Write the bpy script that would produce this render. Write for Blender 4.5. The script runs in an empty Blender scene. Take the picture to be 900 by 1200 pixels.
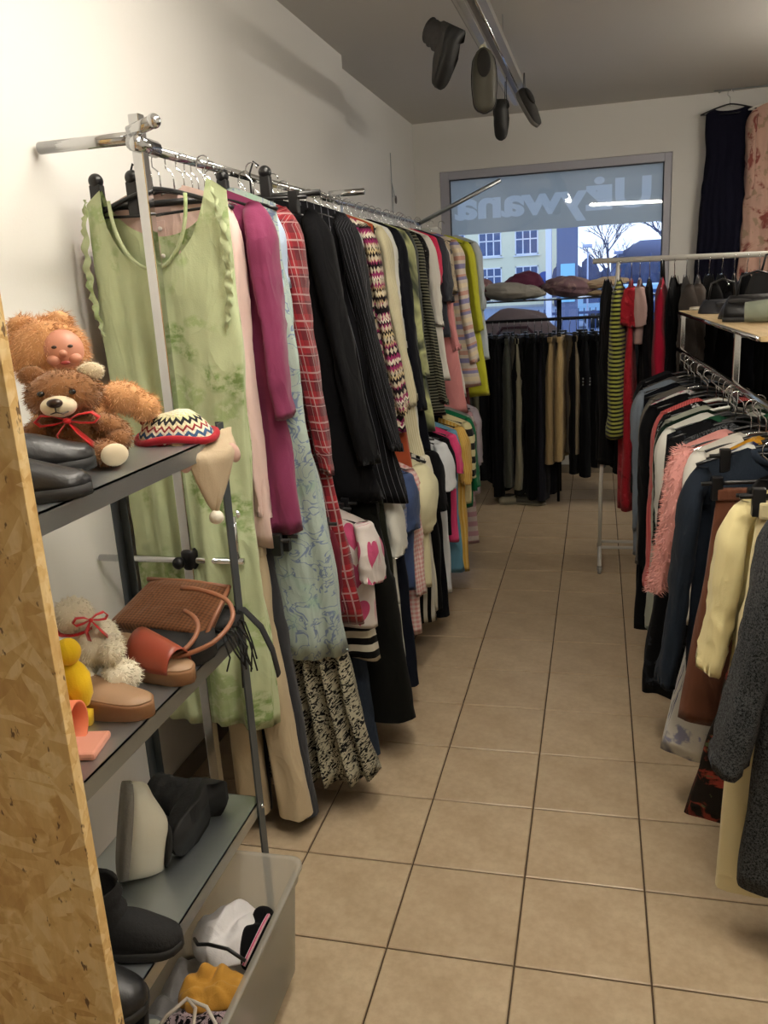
import bpy, bmesh, math, random
from math import sin, cos, pi, sqrt, radians
from mathutils import Vector, Matrix, noise, Euler

SC = bpy.context.scene
COL = SC.collection
# ---------------------------------------------------------------- camera
YAW, PITCH, ROLL = 0.25639, -0.26429, -0.0574
CAM = Vector((0.51973, -1.7496, 1.67987)); FPX = 979.0
cy, sy, cp, sp, cr, sr = cos(YAW), sin(YAW), cos(PITCH), sin(PITCH), cos(ROLL), sin(ROLL)
fw = Vector((-sy*cp, cy*cp, sp)); r0 = Vector((cy, sy, 0)); u0 = r0.cross(fw)
rt = cr*r0 + sr*u0; up = -sr*r0 + cr*u0
cd = bpy.data.cameras.new('camera'); cam = bpy.data.objects.new('camera', cd); COL.objects.link(cam)
cd.sensor_fit = 'HORIZONTAL'; cd.sensor_width = 36; cd.lens = FPX*36/900; cd.clip_start = 0.02; cd.clip_end = 500
mw = Matrix((rt, up, -fw)).transposed().to_4x4(); mw.translation = CAM; cam.matrix_world = mw
SC.camera = cam

def srgb(h):
    if isinstance(h, (tuple, list)): return tuple(h)
    v = [int(h[i:i+2], 16)/255 for i in (0, 2, 4)]
    return tuple(((c+.055)/1.055)**2.4 if c > .04045 else c/12.92 for c in v)

# ---------------------------------------------------------------- world, exposure
W = bpy.data.worlds.new('World'); SC.world = W; W.use_nodes = True
nt = W.node_tree; nt.nodes.clear()
tc = nt.nodes.new('ShaderNodeTexCoord'); sx = nt.nodes.new('ShaderNodeSeparateXYZ')
rp = nt.nodes.new('ShaderNodeValToRGB'); bg = nt.nodes.new('ShaderNodeBackground'); wo = nt.nodes.new('ShaderNodeOutputWorld')
nt.links.new(tc.outputs['Generated'], sx.inputs[0]); nt.links.new(sx.outputs['Z'], rp.inputs[0])
rp.color_ramp.elements[0].position = 0.0; rp.color_ramp.elements[0].color = (.80, .88, 1.0, 1)
rp.color_ramp.elements[1].position = .5; rp.color_ramp.elements[1].color = (.50, .66, 1.0, 1)
nt.links.new(rp.outputs[0], bg.inputs[0]); bg.inputs[1].default_value = 1.9
nt.links.new(bg.outputs[0], wo.inputs[0])
vs = SC.view_settings; vs.view_transform = 'Standard'; vs.look = 'None'; vs.exposure = 0.0; vs.gamma = 1.0
vs.use_curve_mapping = False
SC.cycles.max_bounces = 8; SC.cycles.transparent_max_bounces = 12
SC.cycles.use_denoising = True
SC.cycles.sample_clamp_indirect = 6

# ---------------------------------------------------------------- helpers
def empty(name, loc=(0, 0, 0), rz=0, label=None, cat=None, group=None):
    o = bpy.data.objects.new(name, None); COL.objects.link(o); o.location = loc; o.rotation_euler = (0, 0, rz)
    o.empty_display_size = .05
    tag(o, label, cat, group); return o
def tag(o, label=None, cat=None, group=None, kind=None):
    if label: o['label'] = label
    if cat: o['category'] = cat
    if group: o['group'] = group
    if kind: o['kind'] = kind
    return o
def copy_tree(o, parent=None):
    c = o.copy(); COL.objects.link(c)
    if parent: c.parent = parent
    for ch in list(KIDS.get(o.name, [])): copy_tree(ch, c)
    return c
KIDS = {}
class MB:
    def __init__(s): s.v = []; s.f = []; s.uv = []; s.sm = []
    def add(s, vs, fs, uvs=None, smooth=True):
        b = len(s.v); s.v += [tuple(v) for v in vs]
        s.uv += (uvs if uvs else [(v[0]+v[1], v[2]) for v in vs])
        for f in fs: s.f.append(tuple(b+i for i in f)); s.sm.append(smooth)
        return s
    def box(s, a, b, m=None, bev=0.0):
        x0, y0, z0 = a; x1, y1, z1 = b
        if bev <= 0:
            vs = [Vector(p) for p in ((x0,y0,z0),(x1,y0,z0),(x1,y1,z0),(x0,y1,z0),(x0,y0,z1),(x1,y0,z1),(x1,y1,z1),(x0,y1,z1))]
            fs = [(3,2,1,0),(4,5,6,7),(0,1,5,4),(1,2,6,5),(2,3,7,6),(3,0,4,7)]
        else:
            bm = bmesh.new(); bmesh.ops.create_cube(bm, size=1)
            for v in bm.verts: v.co = Vector((x0+(v.co.x+.5)*(x1-x0), y0+(v.co.y+.5)*(y1-y0), z0+(v.co.z+.5)*(z1-z0)))
            bmesh.ops.bevel(bm, geom=bm.edges[:], offset=bev, segments=2, affect='EDGES', profile=.6)
            vs = [v.co.copy() for v in bm.verts]; fs = [[v.index for v in f.verts] for f in bm.faces]; bm.free()
        if m: vs = [m @ v for v in vs]
        return s.add(vs, fs, None, False)
    def tube(s, pts, rad, n=10, caps=True, flat=1.0, closed=False):
        pts = [Vector(p) for p in pts]; k = len(pts)
        if not hasattr(rad, '__len__'): rad = [rad]*k
        vs = []; uvs = []; nrm = None; L = 0
        for i, p in enumerate(pts):
            a = pts[i-1] if i or closed else pts[0]; b = pts[(i+1) % k] if (i < k-1 or closed) else pts[-1]
            t = (b-a).normalized()
            if nrm is None:
                nrm = t.cross(Vector((0, 0, 1)))
                if nrm.length < .2: nrm = t.cross(Vector((1, 0, 0)))
            nrm = (nrm - t*nrm.dot(t)).normalized(); bi = t.cross(nrm)
            if i: L += (p-pts[i-1]).length
            for j in range(n):
                an = 2*pi*j/n; vs.append(p + nrm*cos(an)*rad[i] + bi*sin(an)*rad[i]*flat); uvs.append((an*rad[i], L))
        fs = []
        for i in range(k if closed else k-1):
            for j in range(n):
                a = i*n+j; b = i*n+(j+1) % n; i2 = (i+1) % k
                fs.append((a, b, i2*n+(j+1) % n, i2*n+j))
        if caps and not closed: fs += [tuple(range(n-1, -1, -1)), tuple(range((k-1)*n, k*n))]
        return s.add(vs, fs, uvs)
    def rings(s, rings, cap0=True, cap1=True, uvs=None):
        n = len(rings[0]); vs = [Vector(p) for r in rings for p in r]; fs = []
        for i in range(len(rings)-1):
            for j in range(n): fs.append((i*n+j, i*n+(j+1) % n, (i+1)*n+(j+1) % n, (i+1)*n+j))
        if cap0: fs.append(tuple(range(n-1, -1, -1)))
        if cap1: fs.append(tuple(range((len(rings)-1)*n, len(rings)*n)))
        return s.add(vs, fs, uvs)
    def ball(s, c, r, rot=None, nz=0.0, nf=8.0, nu=20, nv=12, seed=0):
        if not hasattr(r, '__len__'): r = (r, r, r)
        c = Vector(c); R = Euler(rot).to_matrix() if rot else Matrix.Identity(3); vs = []; uvs = []
        for i in range(nv+1):
            ph = pi*i/nv
            for j in range(nu):
                th = 2*pi*j/nu; d = Vector((sin(ph)*cos(th), sin(ph)*sin(th), cos(ph)))
                k = 1 + (nz*noise.noise(d*nf*.3+Vector((seed, 0, 0))) if nz else 0)
                p = Vector((d.x*r[0], d.y*r[1], d.z*r[2]))*k; vs.append(c + R@p); uvs.append((th*r[0], ph*r[2]))
        fs = [(i*nu+j, (i+1)*nu+j, (i+1)*nu+(j+1) % nu, i*nu+(j+1) % nu) for i in range(nv) for j in range(nu)]
        return s.add(vs, fs, uvs)
    def lathe(s, prof, n=20, m=None, a0=0, a1=2*pi):
        vs = []
        for (r, z) in prof:
            for j in range(n):
                a = 2*pi*j/n; vs.append(Vector((r*cos(a), r*sin(a), z)))
        if m: vs = [m@v for v in vs]
        fs = [(i*n+j, i*n+(j+1) % n, (i+1)*n+(j+1) % n, (i+1)*n+j) for i in range(len(prof)-1) for j in range(n)]
        return s.add(vs, fs)
    def prism(s, poly, z0, z1, m=None, bev=0):
        n = len(poly); vs = [Vector((x, y, z0)) for x, y in poly] + [Vector((x, y, z1)) for x, y in poly]
        if m: vs = [m@v for v in vs]
        fs = [tuple(range(n-1, -1, -1)), tuple(range(n, 2*n))] + [(i, (i+1) % n, n+(i+1) % n, n+i) for i in range(n)]
        return s.add(vs, fs, None, False)
    def xf(s, m):
        s.v = [tuple(m@Vector(v)) for v in s.v]; return s
    def build(s, name, mat, parent=None, label=None, loc=None):
        me = bpy.data.meshes.new(name); me.from_pydata(s.v, [], s.f)
        me.polygons.foreach_set('use_smooth', s.sm)
        ul = me.uv_layers.new(name='UVMap'); vi = [0]*len(me.loops); me.loops.foreach_get('vertex_index', vi)
        d = [c for i in vi for c in s.uv[i]]; ul.data.foreach_set('uv', d)
        me.materials.append(mat); me.update(); me.validate()
        o = bpy.data.objects.new(name, me); COL.objects.link(o)
        if loc is not None: o.location = loc
        if parent: o.parent = parent; KIDS.setdefault(parent.name, []).append(o)
        if label: o['label'] = label
        return o

# ---------------------------------------------------------------- materials
MC = {}
class NB:
    def __init__(s, name):
        s.m = bpy.data.materials.new(name); s.m.use_nodes = True; s.t = s.m.node_tree; s.t.nodes.clear()
        s.out = s.n('ShaderNodeOutputMaterial'); s.p = s.n('ShaderNodeBsdfPrincipled'); s.l(s.p.outputs[0], s.out.inputs[0])
    def n(s, t, **k):
        o = s.t.nodes.new(t)
        for a, b in k.items(): setattr(o, a, b)
        return o
    def l(s, a, b): s.t.links.new(a, b)
    def set(s, sock, v):
        if hasattr(v, 'is_output'): s.l(v, sock)
        elif hasattr(v, '__len__') and len(v) == 3 and sock.type == 'RGBA': sock.default_value = (*v, 1)
        else: sock.default_value = v
    def math(s, op, a, b=0.0, c=0.0, clamp=False):
        o = s.n('ShaderNodeMath', operation=op, use_clamp=clamp)
        for i, v in enumerate((a, b, c)): s.set(o.inputs[i], v)
        return o.outputs[0]
    def mix(s, f, a, b, bt='MIX'):
        o = s.n('ShaderNodeMix', data_type='RGBA', blend_type=bt)
        s.set(o.inputs[0], f); s.set(o.inputs[6], a); s.set(o.inputs[7], b); return o.outputs[2]
    def coord(s, kind='Object'): return s.n('ShaderNodeTexCoord').outputs[kind]
    def map(s, v, scale=(1, 1, 1), rot=(0, 0, 0), loc=(0, 0, 0)):
        o = s.n('ShaderNodeMapping'); s.l(v, o.inputs[0]); o.inputs[1].default_value = loc; o.inputs[2].default_value = rot; o.inputs[3].default_value = scale
        return o.outputs[0]
    def noise(s, v, sc, det=3, rough=.55, out=0, dist=0):
        o = s.n('ShaderNodeTexNoise'); s.l(v, o.inputs['Vector']); o.inputs['Scale'].default_value = sc; o.inputs['Detail'].default_value = det
        o.inputs['Roughness'].default_value = rough; o.inputs['Distortion'].default_value = dist; return o.outputs[out]
    def voro(s, v, sc, feat='F1', out='Distance', rnd=1.0):
        o = s.n('ShaderNodeTexVoronoi', feature=feat); s.l(v, o.inputs['Vector']); o.inputs['Scale'].default_value = sc
        if 'Randomness' in o.inputs: o.inputs['Randomness'].default_value = rnd
        return o.outputs[out]
    def ramp(s, f, stops, interp='LINEAR'):
        o = s.n('ShaderNodeValToRGB'); o.color_ramp.interpolation = interp; e = o.color_ramp.elements
        while len(e) < len(stops): e.new(.5)
        for el, (p, c) in zip(e, stops):
            el.position = p; el.color = (*srgb(c), 1) if not isinstance(c, float) else (c, c, c, 1)
        s.l(f, o.inputs[0]); return o.outputs[0]
    def bump(s, h, st=.3, d=.01):
        o = s.n('ShaderNodeBump'); o.inputs['Strength'].default_value = st; o.inputs['Distance'].default_value = d
        s.l(h, o.inputs['Height']); s.l(o.outputs[0], s.p.inputs['Normal'])
    def pr(s, **k):
        for a, v in k.items(): s.set(s.p.inputs[a.replace('_', ' ')], v)
        return s

def plain(name, col, rough=.5, metal=0.0, bump=0.0, bsc=40, var=0.0, coat=0.0, **kw):
    if name in MC: return MC[name]
    b = NB(name); c = srgb(col)
    co = b.coord()
    if var:
        f = b.noise(co, 6, 4); c = b.mix(f, tuple(x*(1-var) for x in c), tuple(min(1, x*(1+var)) for x in c))
    b.pr(Base_Color=c, Roughness=rough, Metallic=metal)
    if coat: b.p.inputs['Coat Weight'].default_value = coat
    for k, v in kw.items(): b.set(b.p.inputs[k.replace('_', ' ')], v)
    if bump: b.bump(b.noise(co, bsc, 4), bump, .004)
    MC[name] = b.m; return b.m

def fab(pat, c1, c2='FFFFFF', c3='808080', sc=1.0, rough=.88):
    key = ('fab', pat, c1, c2, c3, sc)
    if key in MC: return MC[key]
    b = NB(f'{pat} fabric'); uv = b.coord('UV'); A, B_, C_ = srgb(c1), srgb(c2), srgb(c3)
    if max(A) < .03: A = tuple(x*.55 for x in A)
    xy = b.n('ShaderNodeSeparateXYZ'); b.l(uv, xy.inputs[0]); U, V = xy.outputs[0], xy.outputs[1]
    ob = b.coord('Object')
    mottle = b.noise(ob, 5, 3)
    def band(x, per, wid, off=0.0):     # 1 inside the band
        m = b.math('FRACT', b.math('ADD', b.math('DIVIDE', x, per), off)); return b.math('LESS_THAN', m, wid)
    if pat == 'plain': col = A
    elif pat == 'plaid':
        p = .085*sc
        du = band(U, p, .5); dv = band(V, p, .5)
        col = b.mix(b.math('MULTIPLY', b.math('ADD', du, dv), .38), A, B_)
        lu = band(U, p, .07, .3); lv = band(V, p, .07, .3); lu2 = band(U, p, .04, .62); lv2 = band(V, p, .04, .62)
        col = b.mix(b.math('MULTIPLY', b.math('MAXIMUM', b.math('MAXIMUM', lu, lv), b.math('MAXIMUM', lu2, lv2)), .75), col, C_)
    elif pat == 'check':
        p = .02*sc; du = band(U, p, .5); dv = band(V, p, .5)
        col = b.mix(b.math('MULTIPLY', b.math('ADD', du, dv), .5), A, B_)
    elif pat == 'hstripe': col = b.mix(band(V, .03*sc, .5), A, B_)
    elif pat == 'vstripe': col = b.mix(band(U, .03*sc, .5), A, B_)
    elif pat == 'pin': col = b.mix(b.math('MULTIPLY', band(U, .022*sc, .07), .6), A, B_)
    elif pat == 'multi':
        f = b.math('FRACT', b.math('DIVIDE', V, .20*sc))
        col = b.ramp(f, [(0, c1), (.16, c2), (.30, c1), (.40, c3), (.52, c1), (.62, 'E9D9B8'), (.74, c1), (.84, c2), (.93, c3)], 'CONSTANT')
    elif pat == 'floral':
        v2 = b.map(uv, (1, 1, 1)); n = b.noise(v2, 9/sc, 4, .6, dist=.6); n2 = b.noise(b.map(uv, loc=(3, 7, 1)), 15/sc, 4, .6)
        col = b.mix(b.ramp(n, [(.55, 0.0), (.62, 1.0)]), A, B_); col = b.mix(b.ramp(n2, [(.60, 0.0), (.65, 1.0)]), col, C_)
    elif pat == 'sprig':
        n = b.noise(uv, 5/sc, 2, .5); m = b.noise(uv, 40/sc, 3, .6)
        k = b.math('MULTIPLY', b.ramp(n, [(.54, 0.0), (.60, 1.0)]), b.ramp(m, [(.42, 0.0), (.58, 1.0)])); col = b.mix(k, A, B_)
        n = b.noise(b.map(uv, loc=(5, 2, 0)), 6/sc, 2, .5)
        k = b.math('MULTIPLY', b.ramp(n, [(.60, 0.0), (.64, .8)]), b.ramp(m, [(.40, 0.0), (.5, 1.0)])); col = b.mix(k, col, C_)
    elif pat == 'paisley':
        n = b.noise(uv, 60/sc, 3, .5, dist=2.2); col = b.mix(b.ramp(n, [(.47, 0.0), (.50, 1.0)]), A, B_)
    elif pat == 'lines':
        n = b.noise(uv, 22/sc, 2, .5, dist=1.0); f = b.math('ABSOLUTE', b.math('SUBTRACT', n, .5)); col = b.mix(b.ramp(f, [(.012, 1.0), (.03, 0.0)]), A, B_)
        n = b.noise(uv, 10/sc, 2, .5); col = b.mix(b.ramp(n, [(.58, 0.0), (.7, .7)]), col, C_)
    elif pat == 'aztec':
        tri = b.math('PINGPONG', U, .012*sc); f = b.math('FRACT', b.math('DIVIDE', b.math('ADD', V, b.math('MULTIPLY', tri, 1.2)), .16*sc))
        col = b.ramp(f, [(0, c1), (.1, c2), (.16, c3), (.22, c1), (.34, 'C9B58A'), (.42, c1), (.5, c3), (.55, c2), (.66, c1), (.72, 'E8E0CF'), (.78, c2), (.9, c1)], 'CONSTANT')
        dm = b.math('LESS_THAN', b.math('ADD', b.math('PINGPONG', U, .016*sc), b.math('PINGPONG', V, .022*sc)), .014*sc)
        col = b.mix(b.math('MULTIPLY', dm, .8), col, srgb('D8CDB4'))
    elif pat == 'tiedye':
        n = b.noise(ob, 4/sc, 3, .5, dist=.5); col = b.ramp(n, [(.38, c1), (.5, c2), (.6, c1), (.7, c3)])
    elif pat == 'tweed':
        n = b.noise(ob, 160/sc, 2, .7); m = b.noise(ob, 420/sc, 2, .7); col = b.ramp(b.math('ADD', b.math('MULTIPLY', n, .5), b.math('MULTIPLY', m, .5)), [(.42, c1), (.56, c2)])
    elif pat == 'denim':
        n = b.noise(b.map(uv, (1, 1, 1)), 9/sc, 4, .6); m = b.noise(b.map(uv, (600, 60, 1)), 1, 2); col = b.mix(n, A, B_); col = b.mix(b.math('MULTIPLY', m, .35), col, C_)
    elif pat == 'dots':
        d = b.voro(uv, 9/sc, rnd=.35); col = b.mix(b.ramp(d, [(.3, 1.0), (.32, 0.0)]), A, B_)
    elif pat == 'hearts':
        P = .115*sc; cu = b.math('SUBTRACT', b.math('FRACT', b.math('DIVIDE', U, P)), .5); cv = b.math('SUBTRACT', b.math('FRACT', b.math('ADD', b.math('DIVIDE', V, P*1.15), .35)), .5)
        ax = b.math('ABSOLUTE', cu); yy = b.math('SUBTRACT', cv, b.math('MULTIPLY', b.math('SQRT', ax), .42))
        q = b.math('ADD', b.math('MULTIPLY', ax, ax), b.math('MULTIPLY', yy, yy)); col = b.mix(b.math('LESS_THAN', q, .085), A, B_)
    elif pat == 'rib': col = b.mix(band(U, .009*sc, .5), A, B_)
    elif pat == 'straw':
        du = b.math('PINGPONG', U, .005*sc); dv = b.math('PINGPONG', V, .004*sc); col = b.mix(b.math('MULTIPLY', b.math('ADD', du, dv), 110/sc, clamp=True), B_, A)
    col = b.mix(b.ramp(mottle, [(.3, .22), (.7, 0.0)]), col, (0, 0, 0)) if not isinstance(col, tuple) else b.mix(b.ramp(mottle, [(.3, .15), (.7, 0.0)]), col, tuple(x*.5 for x in col))
    b.pr(Base_Color=col, Roughness=rough)
    dark = max(A) < .03
    b.p.inputs['Sheen Weight'].default_value = .02 if dark else .10; b.p.inputs['Sheen Roughness'].default_value = .5
    b.p.inputs['Specular IOR Level'].default_value = .10 if dark else .22
    rg_ = b.math('ABSOLUTE', b.math('SUBTRACT', b.noise(b.map(ob, (1, 1, .45), (0, .3, 0)), 11, 2, .5, dist=.8), .5)); w = b.math('ADD', b.math('MULTIPLY', rg_, -1.6), b.math('MULTIPLY', b.noise(ob, 300, 1), .06)); b.bump(w, .55, .016)
    MC[key] = b.m; return b.m

def metal(name, col, rough=.25): return plain(name, col, rough, 1.0, var=.12)
CHROME = metal('chrome', 'D8DADC', .12); STEEL = metal('galvanised steel', 'B4BABC', .40)
GREYPAINT = plain('grey painted steel', '596064', .45, .6, var=.1)
WHITEPAINT = plain('white painted metal', 'CFCDC6', .4, var=.05)
BLACKPL = plain('black plastic', '0E0E10', .35, bump=.1); WHITEPL = plain('white plastic', 'D9D7D0', .35)
BLACKMT = plain('black matt metal', '141416', .4, .5); RUBBER = plain('dark rubber', '1A1A1A', .7)
BLKLEATHER = plain('black leather', '121214', .38, bump=.35, bsc=60); SUEDE = plain('black suede', '101011', .85, bump=.5, bsc=90)

# ---------------------------------------------------------------- cloth builders
def smst(x): x = max(0., min(1., x)); return x*x*(3-2*x)
def body(L, hw=.21, hem=None, th=.022, slope=.055, nw=.36, nd=.07, nb=.02, fold=.012, nf=3, lean=0.0, seed=0, waist=0.0, K=30, M=26, flare=1.3, wob=.012, thx=1.6):
    """Front and back panels joined at the sides, hanging from a shoulder line; width on x, thickness on y."""
    rg = random.Random(seed); hem = hw*.98 if hem is None else hem
    ph = [[(rg.uniform(nf*.5, nf*1.6), rg.uniform(0, 6.28), rg.uniform(-2.2, 2.2), rg.uniform(.4, 1)) for _ in range(4)] for _ in range(2)]
    so = Vector((rg.uniform(0, 50), rg.uniform(0, 50), 0)); hs = rg.uniform(-1, 1)*wob
    cols = []
    for side in (0, 1):
        for j in range(M):
            a = pi*(j+.0)/M; c = cos(a) if side == 0 else -cos(a); cols.append((side, c, a))
    vs = []; uvs = []; n = len(cols)
    for i in range(K+1):
        t = (i/K)**1.25; ac = 0; prev = None
        for (side, c, a) in cols:
            ca = abs(c); s = -1 if side == 0 else 1
            if ca > nw: dt = slope*((ca-nw)/(1-nw))**1.1
            else: dt = (nd if side == 0 else nb)*sqrt(max(0, 1-(ca/nw)**2))
            Lc = L + hs*c + .008*sin(3*c+seed)
            d = dt + (Lc-dt)*t; dr = d-dt if ca > nw else d
            w = hw + (hem-hw)*(max(0, d/L)**flare) - waist*math.exp(-((d-.38)/.13)**2)
            thk = .006 + (th*(1+(thx-1)*d/L)-.006)*smst(dr/.10)
            y = s*thk*(max(0, 1-c*c)**.35)
            amp = fold*smst(d/(.45*L+.08))
            fo = sum(k[3]*sin(k[0]*c*pi+k[1]+k[2]*d) for k in ph[side])*.5
            edge = (1-c*c*.75)
            y += s*amp*fo*edge + s*abs(amp)*.6*edge
            p = Vector((w*c, y, -d)); nz = noise.noise(Vector((p.x*7, side*3+s*.1, d*5))+so)
            n2 = noise.noise(Vector((p.x*16, side*3, d*9))+so)
            y += s*(.013*nz+.007*n2)*smst(dr/.15); x = w*c + lean*d**1.3 + (.010+fold*.35)*nz*smst(dr/.3)
            q = Vector((x, y, -d)); vs.append(q); uvs.append((w*c+side*.5, -d))
    fs = [(i*n+j, (i+1)*n+j, (i+1)*n+(j+1) % n, i*n+(j+1) % n) for i in range(K) for j in range(n)]
    b = len(vs)      # turned-up hem
    for j in range(n):
        q = vs[K*n+j]; vs.append(Vector((q.x*.985+.015*lean, q.y*.7, q.z+.012))); uvs.append((uvs[K*n+j][0], uvs[K*n+j][1]))
    fs += [(K*n+j, b+j, b+(j+1) % n, K*n+(j+1) % n) for j in range(n)]
    m = MB(); m.add(vs, fs, uvs); return m
def sleeve(side, L, hw=.21, slope=.055, r0=.062, r1=.045, lean=0.0, slean=0.0, seed=0, K=30, n=20, out=.018, fwd=0.0, cuff=False, puff=0.0):
    rg = random.Random(seed*7+side); so = Vector((rg.uniform(0, 40), rg.uniform(0, 40), 1)); ox = rg.uniform(-.008, .012)
    rings = []; uvs = []
    for i in range(K+1):
        t = i/K; s_ = L*t
        bend = min(s_, .055)
        x = side*(hw*.93 + out*smst(s_/.10) + ox*t - .012*smst(t)*(1 if L > .4 else 0)) + lean*(slope+s_)**1.3 + slean*s_**1.2
        z = -(slope*1.05) - s_*.995 + .004; y = fwd*t*t
        ra = r0 + (r1-r0)*t**.8 + puff*sin(pi*t)
        if i == 0: ra *= .45
        elif i == 1: ra *= .86
        if cuff and t > .9: ra *= .86
        a_x = ra*.46; a_y = ra*.95*(.55+.45*smst(s_/.12))
        for j in range(n):
            an = 2*pi*j/n; d = Vector((cos(an), sin(an), 0))
            w = .012*noise.noise(Vector((cos(an)*1.3, sin(an)*1.3, s_*3.2))+so)
            v1 = noise.noise(Vector((cos(an)*2.6+s_*2, sin(an)*2.6, s_*2.2))+so*1.7); w += .011*(.35-abs(v1)*2)     # long sharp folds
            v2 = noise.noise(Vector((cos(an)*2.0, sin(an)*2.0+s_*6, s_*13))+so*2.3); w += .006*(.3-abs(v2)*2)*(.4+math.exp(-((s_-.30)/.10)**2)+math.exp(-((s_-L)/.10)**2))
            w *= smst(s_/.08)
            rings.append(Vector((x+d.x*(a_x+w), y+d.y*(a_y+w), z+.010*sin(an+seed)*t))); uvs.append((an*ra, -s_))
    fs = [(i*n+j, (i+1)*n+j, (i+1)*n+(j+1) % n, i*n+(j+1) % n) for i in range(K) for j in range(n)]
    b = len(rings)
    for j in range(n):
        q = rings[K*n+j]; cx = sum(rings[K*n+k].x for k in range(n))/n; cyy = sum(rings[K*n+k].y for k in range(n))/n
        rings.append(Vector((cx+(q.x-cx)*.88, cyy+(q.y-cyy)*.88, q.z+.03))); uvs.append(uvs[K*n+j])
    fs += [(K*n+j, b+j, b+(j+1) % n, K*n+(j+1) % n) for j in range(n)]
    fs.append(tuple(reversed(range(n))))
    m = MB(); m.add(rings, fs, uvs); return m
def legs(L, hw=.17, hem=.10, th=.022, seed=0, lean=0.0, n=26, K=26, rise=.26, waist=.16):
    """trousers hung by the waistband: one surface to the crotch, then two legs"""
    m = MB(); rg = random.Random(seed); so = Vector((rg.uniform(0, 50), 0, 3))
    for s in (-1, 1):
        rings = []; uvs = []
        for i in range(K+1):
            t = i/K; d = L*t; rel = min(1, d/rise)
            half = (waist+(hw-waist)*smst(rel))/2 if d < rise else (hw + (hem*2-hw)*((d-rise)/(L-rise)))/2
            half = max(.03, half); cx = s*(half*(.96 if d < rise else 1.02+.25*t)); ty = th*(.55+.9*smst(d/.2))
            for j in range(n):
                an = 2*pi*j/n; c, sn = cos(an), sin(an)
                nz = noise.noise(Vector((c*1.4+s*3, sn*1.2, d*5))+so)*.013 + noise.noise(Vector((c*2.5+s*3, sn*2, d*14))+so)*.004
                rings.append(Vector((cx+half*c*abs(c)**-.15*1.0 if abs(c) > .01 else cx, ty*sn+nz*smst(d/.1)*(1 if sn > 0 else -1)*abs(sn)**.3, -d)))
                rings[-1].x += lean*d**1.3 + nz*.5; uvs.append((an*half, -d))
        fs = [(i*n+j, (i+1)*n+j, (i+1)*n+(j+1) % n, i*n+(j+1) % n) for i in range(K) for j in range(n)]
        m.add(rings, fs, uvs)
    return m
def button(mb, x, y, z, r=.009):
    mb.lathe([(0, -.003), (r*.6, -.004), (r, -.002), (r, .002), (0, .002)], 12, Matrix.Translation((x, y, z)) @ Matrix.Rotation(pi/2, 4, 'X'))

# hangers: prototypes with their own hook and bar
def hanger_proto(kind):
    root = empty({'black': 'plastic_hanger', 'chrome': 'metal_hanger', 'white': 'plastic_hanger', 'clip': 'clip_hanger'}[kind])
    hk = MB(); pts = [(0, 0, -.105), (0, 0, -.060), (0, .004, -.046)]
    pts = [(0, 0, -.105), (.0, 0, -.055), (-.004, 0, -.043), (-.019, 0, -.030)] + [(.019*cos(a)*-1, 0, .019*sin(a)-.014) for a in [radians(x) for x in range(0, 191, 22)]]
    hk.tube(pts, .0021, 6).build('hook', CHROME if kind != 'black2' else BLACKPL, root)
    mat = {'black': BLACKPL, 'chrome': CHROME, 'white': WHITEPL, 'clip': BLACKPL}[kind]; br = MB()
    if kind == 'clip':
        br.tube([(-.17, 0, -.105), (0, 0, -.10), (.17, 0, -.105)], .006, 8).build('bar', mat, root)
        for s in (-1, 1):
            c = MB(); c.box((s*.13-.014, -.012, -.15), (s*.13+.014, .012, -.085), bev=.003); c.build('clip', mat, root)
    else:
        w = .205; arc = [(x*w, 0, -.092-.058*abs(x)**1.35) for x in [k/8-1 for k in range(17)]]
        br.tube(arc, [.0035 if kind == 'chrome' else .0085]*17, 8, flat=1.0 if kind == 'chrome' else .7).build('shoulder_bar', mat, root)
        lo = MB(); lo.tube([(-.195, 0, -.150), (0, 0, -.158), (.195, 0, -.150)], .003 if kind == 'chrome' else .004, 6).build('cross_bar', mat, root)
    return root
HP = {k: hanger_proto(k) for k in ('black', 'chrome', 'white', 'clip')}; HUSED = set()
def hanger(kind, loc, rz, label, group):
    if kind in HUSED: h = copy_tree(HP[kind])
    else: h = HP[kind]; HUSED.add(kind)
    h.location = loc; h.rotation_euler = (0, 0, rz); tag(h, label, 'hanger', group); return h

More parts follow.
